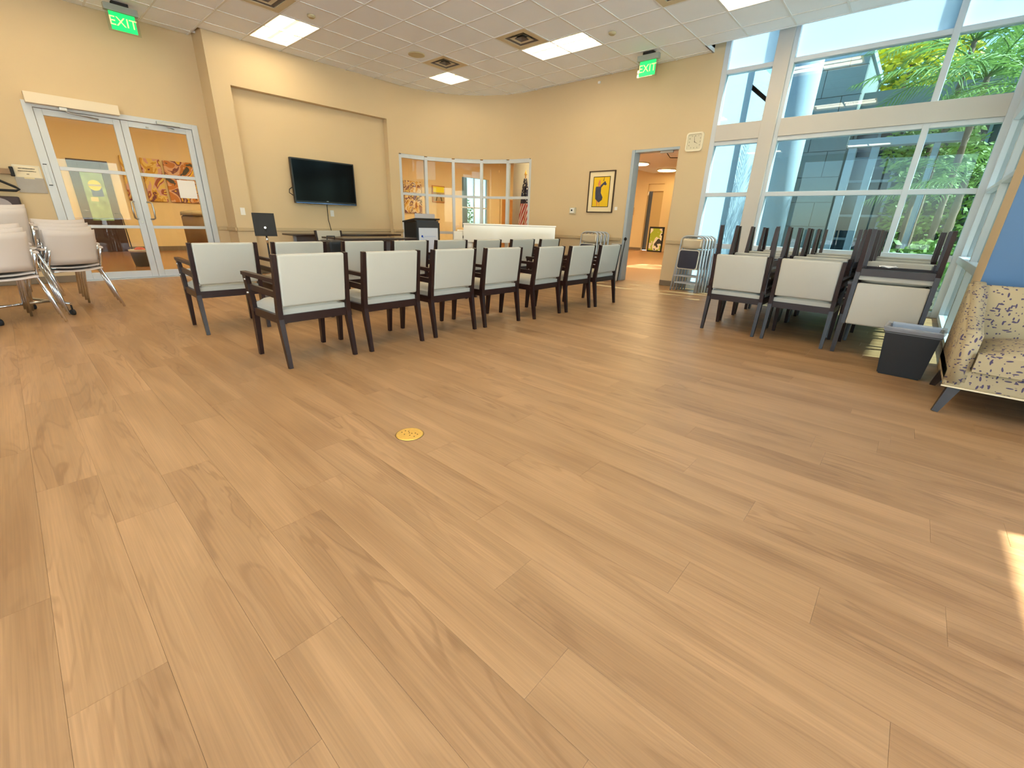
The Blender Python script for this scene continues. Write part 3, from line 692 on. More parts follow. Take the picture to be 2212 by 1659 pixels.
# ================================================================== OUTSIDE
def ob(name, boxes, m, label, cat):
    B = MB()
    for b in boxes: B.box(*b)
    return B.out(name, m, label=label, cat=cat)
g = MB().box(-60, 60, 8.5, 90, -.25, -.05).box(.6, 60, -60, 8.5, -.25, -.05).box(-60, -16.2, -60, 8.5, -.25, -.05).box(-16.2, .6, -60, -4.2, -.25, -.05).out('ground_paving', PAVE); g['kind'] = 'structure'
bed = MB().box(-1.6, 6.0, 9.0, 30, -.05, .03).out('planting_bed', SOIL); bed['kind'] = 'structure'
colm = MB().lathe([(.25, -.05), (.25, 4.6)], -2.27, 10.2, 28).out('porch_column', OUTW, label='round pale porch column outside the wide window, near its left edge', cat='column')
# neighbouring building
nb = thing('neighbour_building', 'grey-green block building with glazed bay across the courtyard', 'building', (0, 15.0, 0))
BZ = 5.1
MB().box(-3.28, -2.75, .02, 3, -.1, BZ + .05).out('wall_core', CONC, nb)
zz = -.05; r_ = 0
while zz < BZ - .05:
    hh = min(.62, BZ - zz)
    xx = -3.29 - (r_ % 2) * .45
    while xx < -2.02:
        x1 = min(xx + .9, -2.0)
        MB().box(max(xx, -3.29) + .006, x1 - .006, -.03 - random.uniform(0, .006), .05, zz + .006, zz + hh - .006, .004, 1).out('stone_panel', CONC, nb); xx += .9
    zz += hh; r_ += 1
MB().box(-2.76, -2.0, .04, 3, -.1, BZ).out('wall_return', CONC, nb)
MB().box(-3.3, -1.95, -.06, 3, BZ, BZ + .14).out('coping', OUTW, nb)
MB().box(-2.0, .9, .5, 3, 4.02, 4.4).box(-2.0, .9, .3, 3, 3.5, 4.02).out('roof_band', CONC, nb)
MB().box(-2.0, .9, .62, .66, -.05, 3.5).out('glazing', mat('dark_teal_glass', (28, 52, 62), .05, spec=.8), nb)
for x in (-1.95, -1.45, -.95, -.2, .55): MB().box(x - .03, x + .03, .56, .62, -.05, 3.5).out('mullion', OUTW, nb)
for z in (.9, 1.5, 2.35, 2.9): MB().box(-2.0, .9, .56, .62, z - .03, z + .03).out('transom', OUTW, nb)
for x, w_, lb in ((-1.55, .14, 'left slim pale post of the courtyard canopy'), (-1.165, .13, 'middle bright white post of the courtyard canopy'), (-.22, .10, 'right sunlit post of the courtyard canopy')):
    MB().box(x - w_/2, x + w_/2, 12.45, 12.6, -.05, 2.75, .01).out('canopy_post', OUTW, label=lb, cat='post')
MB().box(-1.65, .2, 12.4, 12.65, 2.75, 2.9, .01).out('canopy_beam', OUTW, label='white horizontal beam carried by the slim courtyard posts', cat='beam')
ob('added_sunshade', [(.6, 4.15, 4.75, 8.6, 4.30, 4.5)], OUTW, 'unseen white slab added outside to keep high sun off the side windows', 'added_sunshade')  # unseen slab added to block sun from the upper side panes

def frond_me(L=2.0, n=24, lw=.034, ll=.55, droop=.9, m=FROND):
    B = MB(); bm = B.bm
    pts = []
    for i in range(n + 1):
        t_ = i/n; pts.append(Vector((L*(t_ - .12*t_*t_), 0, L*(.34*t_ - droop*.62*t_*t_))))
    B.tube(pts[::3] + ([pts[-1]] if n % 3 else []), [.016*(1 - .8*j/(len(pts[::3]))) for j in range(len(pts[::3]) + (1 if n % 3 else 0))], 4)
    for i in range(3, n + 1):
        t_ = i/n; p = pts[i]; d = (pts[i] - pts[i-1]).normalized()
        le = ll*(math.sin(PI*min(1, t_*.85 + .12))**.7) + .05
        for s in (-1, 1):
            dr = (d*.75 + Vector((0, s, 0))*.8 + Vector((0, 0, -.10 - .35*random.random()))).normalized()
            q1 = p + dr*le*.5 + Vector((0, 0, .02)); q2 = p + dr*le + Vector((0, 0, -.12*le))
            wv = d*lw
            a = bm.verts.new(p - wv*.4); b = bm.verts.new(p + wv*.4); c_ = bm.verts.new(q1 + wv*.5); e = bm.verts.new(q1 - wv*.5); f = bm.verts.new(q2)
            bm.faces.new((a, b, c_, e)); bm.faces.new((e, c_, f))
    return B.me('frond', m)
FR = [frond_me(2.1), frond_me(1.7, droop=1.2), frond_me(2.3, droop=.6)]
FS = [frond_me(.75, 18, .03, .22, .8), frond_me(.6, 16, .03, .2, 1.1)]
def palm(x, y, h, lbl, nf=13, sc=1.0, r=.055, meshes=FR):
    t = thing('palm', lbl, 'palm', (x, y, 0), 0, 'courtyard palms')
    if r > 0:
        pr = [(r*1.3, -.05)] + [(r*(1 - .02*i) + (.012 if i % 2 else 0), h*i/14) for i in range(1, 14)] + [(r*.7, h)]
        MB().lathe(pr, 0, 0, 10).out('trunk', TRUNK, t)
    for i in range(nf):
        o = bpy.data.objects.new('frond', meshes[i % len(meshes)]); C.objects.link(o); o.parent = t
        o.location = (0, 0, h - .03); s_ = sc*random.uniform(.85, 1.15); o.scale = (s_,)*3
        o.rotation_euler = (random.uniform(-.25, .25), -.55 + 1.0*(i % 3)/3 + random.uniform(-.12, .12), 2*PI*i/nf*1.0 + (i % 3)*.4)
    return t
palm(.15, 12.3, 3.75, 'tall palm filling the upper right window pane', 11, 1.0)
palm(-.2, 13.7, 4.7, 'taller palm whose fronds hang against the sky above the bay', 10, 1.0)
palm(.75, 11.0, 3.2, 'palm close outside near the window corner', 10, .8)
palm(1.6, 14.5, 5.2, 'tall palm at the back right of the courtyard', 11, 1.1)
palm(.3, 10.4, 1.9, 'low palm just outside the right window pane', 11, .6, .06)
palm(-.62, 9.5, .5, 'small fern palm at the sill outside the wide window', 13, 1.0, .03, FS)
palm(-.95, 9.8, .38, 'lowest fern clump outside the wide window', 11, .9, .03, FS)
palm(-.1, 9.7, .62, 'fern clump at the right end of the wide window', 11, 1.0, .03, FS)
def bush(x, y, z, rx, ry, rz, n, lbl, m=LEAFY, sz=.16):
    B = MB(); bm = B.bm
    for i in range(n):
        a = random.uniform(0, 2*PI); b = math.acos(random.uniform(-1, 1)); rr = random.uniform(.45, 1)**.5
        p = Vector((rx*rr*math.sin(b)*math.cos(a), ry*rr*math.sin(b)*math.sin(a), rz*rr*math.cos(b)))
        u = Vector((random.uniform(-1, 1), random.uniform(-1, 1), random.uniform(-.7, .4))).normalized(); v = u.orthogonal().normalized()
        s_ = sz*random.uniform(.6, 1.3)
        q = [bm.verts.new(p), bm.verts.new(p + u*s_*.5 + v*s_*.28), bm.verts.new(p + u*s_), bm.verts.new(p + u*s_*.5 - v*s_*.28)]
        bm.faces.new(q)
    t = thing('shrub', lbl, 'shrub', (x, y, z), 0, 'courtyard shrubs')
    B.out('foliage', m, t); MB().tube([(0, 0, -z), (0, 0, rz*.3)], .05, 6).out('stem', TRUNK, t); return t
bush(.2, 15.0, 1.6, 1.1, .7, 1.7, 2600, 'broad green shrub behind the right window pane')
bush(1.9, 13.4, 1.8, 1.2, .8, 1.9, 2600, 'dense green shrub beyond the window corner')
bush(-.35, 14.0, 2.9, .8, .5, .8, 1300, 'leafy crown behind the canopy beam')
bush(1.3, 16.5, 3.6, 2.2, .9, 1.9, 3600, 'high green thicket at the back right of the courtyard', sz=.22)
bush(-1.5, 18.6, 5.4, 1.6, .8, 1.0, 1500, 'tree top with sunlight put into its yellow leaf colour, above the low roof', LEAFSUN, .26)
bush(-.2, 19.5, 5.6, 2.4, .9, 1.8, 2600, 'green tree crown behind the sun-yellow tree', sz=.26)
bush(.1, 11.5, .5, .5, .35, .5, 700, 'low shrub under the small palm outside')
bush(-17.6, 15.2, 1.3, .5, 1.2, 1.0, 900, 'green shrub outside the far corridor window')
bush(-17.9, 14.6, 3.0, .8, 1.0, .8, 700, 'leafy branch outside the far corridor window')
MB().lathe([(.16, -.1), (.12, 4.5)], -17.0, 15.35, 12).out('tree_trunk', TRUNK, label='brown tree trunk outside the far corridor window', cat='tree')

# ================================================================== CEILING FITTINGS
def troffer(v, u, n, lbl):
    x0, y0 = LX + v*T, LY + u*T; Lx = n*T
    t = thing('ceiling_light', lbl, 'ceiling light', (x0, y0, H), 0, 'recessed fluorescent ceiling lights')
    LM = mat('lamp_tube', (255, 250, 235), .5, emit=(255, 243, 218), es=LAMP); RM = mat('troffer_reflector', (250, 236, 180), .5, emit=(255, 212, 128), es=LENS * .25)
    e = .014
    MB().box(e, Lx-e, e, e+.008, 0, .06).box(e, Lx-e, T-e-.008, T-e, 0, .06).box(e, e+.008, e, T-e, 0, .06).box(Lx-e-.008, Lx-e, e, T-e, 0, .06).out('frame', WHITE, t)
    MB().box(e, Lx-e, e, T-e, .052, .06).out('reflector', RM, t)
    for yy in (T*.32, T*.70): MB().box(.07, Lx - .07, yy - .05, yy + .05, .012, .045, .012).out('lamp', LM, t)
    MB().prism([(.03, T*.5 - .03), (Lx-.03, T*.5 - .03), (Lx-.03, T*.5 + .03), (.03, T*.5 + .03)], .03, .05).out('louvre', RM, t)
    return t
names = {(-7, -4): 'glowing two-tube ceiling light near the top left, above the screen wall', (-6, 1): 'small square glowing ceiling light farthest away, above the rounded corner', (-2, 1): 'long glowing ceiling light in the middle of the ceiling, beside a square vent',
         (3, 1): 'glowing ceiling light cut by the top edge, near the big windows',
         (-2, -4): 'ceiling light just above the frame, ahead of the viewer', (3, -4): 'ceiling light above the frame at the right, ahead of the viewer', (-7, -9): 'ceiling light above the viewer, far left', (-2, -9): 'ceiling light directly above the viewer', (3, -9): 'ceiling light above the viewer at the right',
         (-7, -14): 'ceiling light behind the viewer, left', (-2, -14): 'ceiling light behind the viewer, middle', (3, -14): 'ceiling light behind the viewer, right'}
for (v, u), n in lights.items():
    troffer(v, u, n, names[(v, u)])
VM = mat('vent_paint', (206, 190, 156), .6); VD = mat('vent_dark', (104, 92, 84), .6)
for (v, u), lb in zip(vents, ('square ceiling vent cut by the top edge next to the left light', 'square ceiling vent beside the long middle light', 'square ceiling vent beside the farthest small light', 'square ceiling vent cut by the top edge near the right light', 'square ceiling vent overhead')):
    t = thing('air_vent', lb, 'vent', (LX + (v+.5)*T, LY + (u+.5)*T, H), 0, 'square ceiling vents'); a = T/2 - .013
    B = MB()
    for (p, q) in (((-a, -.2), (-a, a)), ((.2, a), (-a, a))): B.box(p[0], p[1], q[0], q[1], .001, .012)
    B.box(-.2, .2, -a, -.2, .001, .012); B.box(-.2, .2, .2, a, .001, .012); B.out('face_plate', VM, t)
    MB().box(-.2, .2, -.2, .2, .055, .06).out('throat', BLACKM, t)
    for k_ in range(3):
        r0 = .19 - .055*k_; r1 = r0 - .05; zz0, zz1 = .05, .008
        B = MB(); bm = B.bm
        o_ = [bm.verts.new((sx*r0, sy*r0, zz1)) for sx, sy in ((-1,-1),(1,-1),(1,1),(-1,1))]; i_ = [bm.verts.new((sx*r1, sy*r1, zz0)) for sx, sy in ((-1,-1),(1,-1),(1,1),(-1,1))]
        for j in range(4): bm.faces.new((o_[j], o_[(j+1)%4], i_[(j+1)%4], i_[j]))
        B.out('louvre', VD if k_ != 1 else VM, t)
SP = mat('speaker_cover', (190, 178, 142), .7)
t = thing('ceiling_speaker', 'round beige speaker cover in the ceiling left of the farthest vent', 'speaker', (-7.22, 5.45, H)); MB().lathe([(.14, .004), (.14, -.008), (.125, -.012)], 0, 0, 28).out('cover', SP, t)
for x, y, lb in ((-7.18, 3.62, 'tiny grey disc on the ceiling right of the left light'), (-4.12, 6.65, 'tiny round fitting on the ceiling right of the long middle light')):
    MB().lathe([(.055, .004), (.055, -.012), (.035, -.028)], x, y, 16).out('smoke_detector', SP, label=lb, cat='detector')
for v in MATS: pass
# ceiling z for those discs
for o in bpy.data.objects:
    if o.name.startswith('smoke_detector'): o.location.z = H
MB().box(-5.345, -5.295, 8.27, 8.3, 3.59, 3.63, .006).out('wall_sensor', WHITE, label='tiny white sensor high on the back wall below the ceiling', cat='sensor')

def exit_sign(lbl, loc, rz):
    t = thing('exit_sign', lbl, 'exit sign', loc, rz)
    GH = mat('sign_housing', (150, 156, 148), .45)
    MB().box(-.09, .09, -.045, .045, -.035, .0, .004).out('canopy', BLACKM, t)
    MB().box(-.185, .185, -.04, .04, -.115, -.035, .008).out('housing', GH, t)
    MB().box(-.175, .175, -.004, .004, -.345, -.115, .002).out('acrylic_plate', glass('sign_acrylic', (.9, .95, .9)), t)
    MB().box(-.14, .14, -.007, -.0045, -.325, -.118).out('green_field', mat('exit_green', (20, 220, 110), .5, emit=(10, 230, 110), es=.85), t)
    text('EXIT', .15, mat('exit_letter', (236, 228, 170), .5, emit=(230, 225, 160), es=.5), (0, -.009, -.225), (PI/2, 0, 0), t)
    return t
exit_sign('green EXIT sign hanging from the ceiling by the back wall, left of the big windows', (-4.02, 7.66, H), 0)
exit_sign('green EXIT sign hanging from the ceiling at top left, over the glass doors', (-8.95, 1.79, H), PI/2)

# ================================================================== WALL THINGS
# television
t = thing('television', 'large black flat television mounted in the wall recess', 'television', (-9.09, 4.485, 0))
MB().box(-.035, .035, -.635, .635, 1.285, 2.075, .006).out('case', BLACK, t); MB().box(.0355, .038, -.61, .61, 1.335, 2.05).out('screen', mat('tv_glass', (6, 6, 7), .12, spec=.08), t)
MB().box(.035, .041, -.62, .62, 1.287, 1.305, .002).out('chrome_strip', mat('tv_strip', (70, 90, 130), .15, metal=.8), t)
MB().box(.0385, .0395, -.02, .02, 1.335, 1.342).out('logo_plate', STEEL, t)
MB().box(-.10, -.035, -.15, .15, 1.5, 1.9).out('wall_bracket', BLACKM, t)
MB().tube([(-.02, -.64, 1.56), (-.01, -.70, 1.52), (-.01, -.71, 1.46), (-.02, -.64, 1.42)], .008, 6).out('cable', BLACKM, t)
MB().tube([(-.05, .02, 1.29), (-.06, .02, 1.0), (-.05, .05, .80), (-.05, .06, .66)], .007, 6).out('cable', BLACKM, t)
def plate(name, lbl, cat, x, y, z, ax, w_=.075, h_=.12, m=WHITE, inner=None):
    t = thing(name, lbl, cat, (x, y, z), PI/2 if ax == 'x' else 0)
    MB().box(-w_/2, w_/2, -.008, 0, -h_/2, h_/2, .003).out('cover_plate', m, t)
    if inner: MB().box(-w_*.22, w_*.22, -.013, -.008, -h_*.28, h_*.28, .002).out(inner, WHITE, t)
    return t
plate('light_switch', 'white light switch on the wall strip left of the screen recess', 'switch', -9.05, 2.90, 1.10, 'x', inner='rocker')
plate('wall_outlet', 'white outlet under the television', 'outlet', -9.19, 4.62, 1.12, 'x', inner='socket')
plate('wall_outlet', 'small white outlet plate low beside the curved window, right of the lectern', 'outlet', -8.20, 7.62, .62, 'x', .13, .08, inner='socket')
t = thing('thermostat', 'small white thermostat with a round dial on the back wall', 'thermostat', (-5.72, 8.3, 1.33))
MB().box(-.08, .08, -.03, 0, -.06, .065, .006).out('case', mat('thermo_back', (196, 186, 160), .5), t); MB().box(-.05, .05, -.045, -.03, -.045, .055, .006).out('cover', WHITE, t)
MB().tube([(0, -.044, .01), (0, -.052, .01)], .018, 12).out('dial', BLACKM, t)
MB().box(-4.715, -4.655, 8.296, 8.3, 1.35, 1.41).out('caption_card', WHITEP, label='small pale caption card beside the yellow picture', cat='card')
# clock
t = thing('wall_clock', 'square white wall clock with rounded corners, hands near four', 'clock', (-3.30, 8.3, 2.445))
def rrect(w_, h_, r, n=6):
    p = []
    for cx_, cz, a0 in ((w_-r, h_-r, 0), (-w_+r, h_-r, 90), (-w_+r, -h_+r, 180), (w_-r, -h_+r, 270)):
        for i in range(n+1): a = math.radians(a0 + 90*i/n); p.append((cx_ + r*math.cos(a), cz + r*math.sin(a)))
    return p
I3 = Matrix.Identity(4)
def ringplate(B, wo, wi, y0, y1):
    bm = B.bm; n = len(wo)
    V = [[bm.verts.new((x, y, z)) for x, z in w_] for w_, y in ((wo, y0), (wi, y0), (wo, y1), (wi, y1))]
    for i in range(n):
        j = (i+1) % n
        bm.faces.new((V[0][i], V[0][j], V[1][j], V[1][i])); bm.faces.new((V[2][j], V[2][i], V[3][i], V[3][j]))
        bm.faces.new((V[0][j], V[0][i], V[2][i], V[2][j])); bm.faces.new((V[1][i], V[1][j], V[3][j], V[3][i]))
B = MB(); ringplate(B, rrect(.145, .145, .05), rrect(.118, .118, .03), -.035, 0); bmesh.ops.recalc_face_normals(B.bm, faces=B.bm.faces); B.out('case', mat('clock_case', (232, 222, 196), .4), t)
MB().plate(rrect(.12, .12, .03), Matrix.Translation((0, -.015, 0)), .01).out('face', mat('clock_face', (214, 206, 180), .6), t)
DK = mat('clock_ink', (70, 60, 40), .6)
for hh in range(12):
    a = math.radians(90 - 30*(hh+1)); k_ = .098/max(abs(math.cos(a)), abs(math.sin(a))); k_ = min(k_, .118)
    text(str(hh+1), .026, DK, (k_*math.cos(a)*.92, -.0165, k_*math.sin(a)*.92), (PI/2, 0, 0), t, name='numeral')
for nm, ang, le, w_ in (('hour_hand', 90 - 119, .055, .008), ('minute_hand', 90 + 10, .085, .006)):
    a = math.radians(ang); MB().beam((-.01*math.cos(a), -.019, -.01*math.sin(a)), (le*math.cos(a), -.019, le*math.sin(a)), w_, .002, w_*.4, up=(0, 1, 0)).out(nm, DK, t)
# framed yellow picture
t = thing('framed_picture', 'framed yellow picture of a figure in a dark dress on the back wall', 'picture', (-5.06, 8.3, 1.69))
def rectring(B, w_, h_, t_, y0, y1):
    B.box(-w_, w_, y0, y1, h_-t_, h_).box(-w_, w_, y0, y1, -h_, -h_+t_).box(-w_, -w_+t_, y0, y1, -h_+t_, h_-t_).box(w_-t_, w_, y0, y1, -h_+t_, h_-t_)
B = MB(); rectring(B, .30, .39, .018, -.03, 0); B.out('frame', mat('dark_frame', (60, 40, 24), .4), t)
MB().box(-.285, .285, -.012, -.002, -.375, .375).out('mount', mat('cream_mount', (236, 218, 178), .8), t)
B = MB(); rectring(B, .195, .285, .012, -.016, -.012); B.out('inner_frame', BLACKM, t)
MB().box(-.184, .184, -.014, -.012, -.274, .274).out('yellow_ground', mat('picture_yellow', (232, 190, 20), .7, noise=(3, .12)), t)
def flat(poly, m, nm, d): 
    o = MB().plate([(x, z) for x, z in poly], Matrix.Translation((0, d, 0)), .0012).out(nm, m, t); return o
flat([(-.13, .07), (-.12, .10), (-.06, .10), (-.02, .12), (.04, .17), (.08, .20), (.12, .14), (.10, .12), (.05, .13), (.0, .08), (0, -.02), (.05, -.10), (.04, -.15), (-.03, -.20), (-.12, -.13), (-.13, 0)], mat('dress_dark', (60, 62, 84), .7, noise=(16, .6)), 'dress', -.0155)
flat([(-.07, .10), (-.08, .15), (-.06, .22), (-.03, .22), (-.02, .14), (-.02, .10)], mat('figure_skin', (214, 130, 90), .7, noise=(14, .3)), 'head', -.0158)
flat([(-.09, -.15), (-.08, -.27), (-.065, -.27), (-.06, -.18)], MATS['figure_skin'], 'shin', -.0156); flat([(-.03, -.19), (-.02, -.27), (-.005, -.27), (-.01, -.20)], MATS['figure_skin'], 'shin', -.0156)
flat([(.03, .20), (.05, .27), (.06, .27), (.055, .20)], mat('olive_mark', (130, 120, 40), .7), 'olive_stroke', -.0156)
# papers on the left wall
t = thing('wall_sign', 'small white notice with three dark lines on the left wall by the glass doors', 'sign', (-9.52, .405, 1.535), PI/2)
MB().box(-.135, .135, -.006, 0, -.10, .07, .002).out('backing', mat('sleeve', (206, 196, 170), .3), t)
MB().box(-.115, .115, -.008, -.006, -.085, .055).out('sheet', mat('notice_paper', (230, 216, 186), .8), t)
INK = mat('ink', (60, 46, 24), .7)
for z_, w_, h_ in ((.025, .16, .014), (-.008, .18, .013), (-.045, .03, .012)):
    x_ = -w_/2
    while x_ < w_/2 - .004:
        q = random.uniform(.005, .010); MB().box(x_, min(x_ + q, w_/2), -.0088, -.008, z_ - h_/2*random.uniform(.6, 1), z_ + h_/2*random.uniform(.6, 1)).out('print_mark', INK, t); x_ += q + .0022
t = thing('notice_pocket', 'grey clear-fronted document pocket under the small white notice on the left wall', 'pocket', (-9.52, .405, 1.345), PI/2)
MB().box(-.14, .14, -.012, -.002, -.095, .10, .002).out('grey_sheet', mat('pocket_grey', (150, 140, 130), .35, noise=(6, .2)), t)
MB().box(-.05, .05, -.014, -.012, .085, .105).out('tab', mat('tab_cream', (214, 196, 150), .5), t)
t = thing('access_box', 'narrow metal strike plate fixed on the left jamb of the glass doors', 'plate', (-9.50, .60, 1.5), PI/2)
MB().box(-.02, .02, -.012, 0, -.14, .14, .003).out('plate', ALU, t); MB().box(-.02, .02, -.014, 0, .13, .14).box(-.02, .02, -.014, 0, -.14, -.13).out('clips', BLACKM, t)
# coat rail with a hanger and a bag (left edge)
t = thing('coat_rail', 'wall-mounted wooden coat rail with a dark end cap at the left edge', 'coat rail', (-9.46, 0, 0))
MB().box(-.05, .05, -1.2, .27, 1.47, 1.54, .006).out('rail', mat('rail_wood', (140, 110, 76), .5, noise=(9, .2)), t); MB().box(-.055, .055, .235, .275, 1.45, 1.57, .01).out('end_cap', BLACKM, t)
t = thing('coat_hanger', 'black coat hanger under the rail at the left edge', 'hanger', (-9.40, .03, 0), PI/2)
MB().tube([(-.22, 0, 1.29), (-.20, 0, 1.265), (.20, 0, 1.265), (.235, 0, 1.285), (.20, 0, 1.315), (.03, 0, 1.41), (0, 0, 1.42), (-.03, 0, 1.41), (-.20, 0, 1.315)], .018, 6, True).out('shoulders', BLACKM, t)
MB().tube([(0, 0, 1.42), (0, 0, 1.47), (.02, 0, 1.50), (0, 0, 1.52), (-.02, 0, 1.50)], .004, 6).out('hook', CHROME, t)
t = thing('wall_monitor', 'dark box with a round grey dial behind the white chairs at the left edge', 'device', (-9.45, .02, 1.05), PI/2)
MB().box(-.22, .22, -.05, .05, -.16, .14, .02).out('case', mat('maroon_case', (46, 22, 24), .5), t); MB().tube([(.02, -.05, .0), (.02, -.075, .0)], .115, 22).out('dial', mat('dial_grey', (150, 138, 138), .4, noise=(9, .2)), t)

# ================================================================== FLOOR OUTLET COVER
t = thing('floor_box', 'round brass outlet cover set in the middle of the floor', 'floor outlet', (-1.742, 1.17, 0), .3)
MB().lathe([(.072, .0), (.072, .0025), (.066, .004), (.0659, .0041)], 0, 0, 40).out('disc', BRASS, t)
MB().lathe([(.0735, -.0), (.0745, .0012)], 0, 0, 40).out('dark_ring', mat('dark_gap', (60, 36, 16), .7), t)  # dark-coloured ring around the edge of the disc
for k_ in range(2):
    for a in (20, 75, 130, 200, 290):
        aa = math.radians(a + 25*k_); x = (-.026 if k_ == 0 else .026) + .02*math.cos(aa); y = .02*math.sin(aa)
        MB().lathe([(.0036, .0039), (.0034, .0046)], x, y, 8).out('pin_hole', MATS['dark_gap'], t)

# ================================================================== CREAM ARMCHAIRS
def make_chair():
    t = thing('armchair', 'x', 'chair')
    hw = .262
    for s in (-1, 1):
        B = MB()   # rear leg continues as back post
        B.beam((s*hw, -.27, 0), (s*hw, -.215, .36), .028, .032, .036, .05, up=(0, 1, 0)); B.beam((s*hw, -.215, .36), (s*hw, -.222, .45), .036, .05, .034, .045, up=(0, 1, 0)); B.beam((s*hw, -.222, .45), (s*hw, -.268, .815), .034, .045, .03, .032, up=(0, 1, 0))
        B.out('leg', WOODD, t)
        B = MB(); B.beam((s*(hw+.0), .262, 0), (s*(hw+.0), .235, .36), .03, .032, .04, .055, up=(0, 1, 0)); B.beam((s*hw, .235, .36), (s*(hw+.012), .262, .645), .036, .06, .03, .065, up=(0, 1, 0)); B.out('leg', WOODD, t)
        B = MB(); B.beam((s*(hw+.012), .30, .645), (s*hw, -.235, .635), .042, .026, .034, .03); B.beam((s*hw, .235, .545), (s*hw, -.225, .535), .022, .045); B.out('armrest', WOODD, t)
        for z_ in (.60, .50): MB().tube([(s*(hw-.012) , .25 if z_ > .55 else .242, z_), (s*(hw+.034), .25 if z_ > .55 else .242, z_)], .0075, 8).out('hole_spot', STEEL, t)  # bright steel plugs stand in for the open holes in the post
    MB().beam((-hw, -.215, .36), (hw, -.215, .36), .03, .06).beam((-hw, .235, .36), (hw, .235, .36), .03, .06).beam((-hw, -.2, .36), (-hw, .22, .36), .026, .06).beam((hw, -.2, .36), (hw, .22, .36), .026, .06).out('seat_frame', WOODD, t)
    MB().box(-.25, .25, -.2, .22, .352, .362).out('dust_cover', UNDER, t)
    MB().cushion(-.25, .25, -.215, .275, .388, .448, .02, .022).out('seat', CREAM, t)
    B = MB(); a = math.atan2(.046, .365)
    vs0 = set(B.bm.verts); B.box(-.243, .243, -.022, .024, 0, .365, .016, 3)
    bmesh.ops.transform(B.bm, matrix=Matrix.Translation((0, -.226, .452)) @ Matrix.Rotation(a, 4, 'X'), verts=B.bm.verts[:])
    for f in B.bm.faces: f.smooth = True
    B.out('backrest', CREAM, t)
    MB().box(.02, .11, -.06, -.01, .3505, .352).out('care_label', WHITEP, t)
    return t
proto = make_chair(); used = False
def chair(x, y, face, lbl, grp, inv=0.0, zoff=0):
    """face: heading of the seat front, degrees; inv: 0 upright, else height at which the flipped chair hangs"""
    global used
    rz = math.radians(face - 90)
    if inv: o = put(proto, lbl, (x, y, inv), (PI, 0, rz), used)
    else: o = put(proto, lbl, (x, y, 0), (0, 0, rz), used)
    o['group'] = grp; used = True
    return o
O8 = ['nearest', 'second', 'third', 'fourth', 'fifth', 'sixth', 'farthest']
g1 = 'cream armchairs in the nearer row facing the television'
for i, (yc, xc, da) in enumerate(((1.425, -3.50, 1.5), (2.10, -3.49, 0), (2.785, -3.50, 1), (3.46, -3.48, -2), (4.18, -3.42, 2), (4.835, -3.40, -1), (5.47, -3.375, 1))):
    chair(xc, yc, 180 + da, ['nearest cream armchair, at the left end of the nearer row, closest to the viewer', 'second cream armchair from the left in the nearer row', 'third cream armchair from the left in the nearer row', 'middle cream armchair of the seven in the nearer row',
        'third cream armchair from the right end of the nearer row', 'second cream armchair from the right end of the nearer row', 'cream armchair at the right end of the nearer row, by the wall opening'][i], g1)
g2 = 'cream armchairs in the farther row facing the television'
for i, (yc, da) in enumerate(((1.30, -2), (1.975, 1), (2.71, 0), (3.335, 1), (4.01, -1), (4.705, 1), (5.50, -2), (6.2, 1))):
    chair(-4.97 + (.02 if i == 0 else 0), yc, 180 + da, ['cream armchair alone at the left end of the farther row, beside the glass doors', 'second cream armchair in the farther row, in front of the music stand', 'cream armchair in the farther row just right of the black bag', 'fourth cream armchair from the left in the farther row',
        'fifth cream armchair in the farther row, in front of the lectern', 'sixth cream armchair in the farther row, in front of the piano end', 'second cream armchair from the right in the farther row', 'cream armchair at the right end of the farther row, before the piano'][i], g2)
# store of chairs by the windows
g3 = 'cream armchairs stored by the windows'
cols = [(-1.325, 'left'), (-.71, 'middle'), (-.07, 'right')]
rows = [(5.31, 'front'), (5.93, 'second'), (6.55, 'third'), (7.17, 'back')]
for r_i, (yr, rn) in enumerate(rows):
    for c_i, (xc, cn) in enumerate(cols):
        xj = xc + random.uniform(-.02, .02) * (r_i > 0)
        if r_i == 0 and c_i == 2:
            chair(xc - .02, 5.29, -90, 'upright cream armchair facing the viewer beneath the upturned one beside the black bin', g3)
            chair(xc, 5.22, -90 + 180 + 180, 'upturned cream armchair with its back hanging down beside the black bin', g3, 1.105)
            continue
        chair(xj, yr, 90 + (0 if r_i == 0 else random.uniform(-2, 2)), ('cream armchair turned from the viewer in the front row of the stored chairs, %s one' % ('leftmost' if c_i == 0 else 'middle')) if r_i == 0 else 'upright cream armchair in the %s row of the stored chairs, %s column' % (rn, cn), g3)
        if r_i == 0 and c_i == 1: continue
        chair(xj, yr + .05, 90, 'upturned cream armchair legs-up in the %s row of the stored chairs, %s column' % (rn, cn), g3, 1.105 - .003*r_i)
MB().box(-.52, -.40, 5.0, 5.12, 1.0, 1.001).out('x', WHITEP) if False else None
t = thing('paper_tag', 'crumpled white paper lying on the underside of the upturned chair by the bin', 'paper', (-.15, 5.18, .786), .2)
MB().surf(lambda u, v: (((u-.5)*.13, (v-.5)*.09, .008 + .006*math.sin(u*9 + v*5)), (0, 0, 1)), 8, 6, .006).out('sheet', WHITEP, t)
chair(-7.95, 4.05, 8, 'cream armchair set behind the dark table, its pale back toward the television', 'cream armchair at the speakers table')

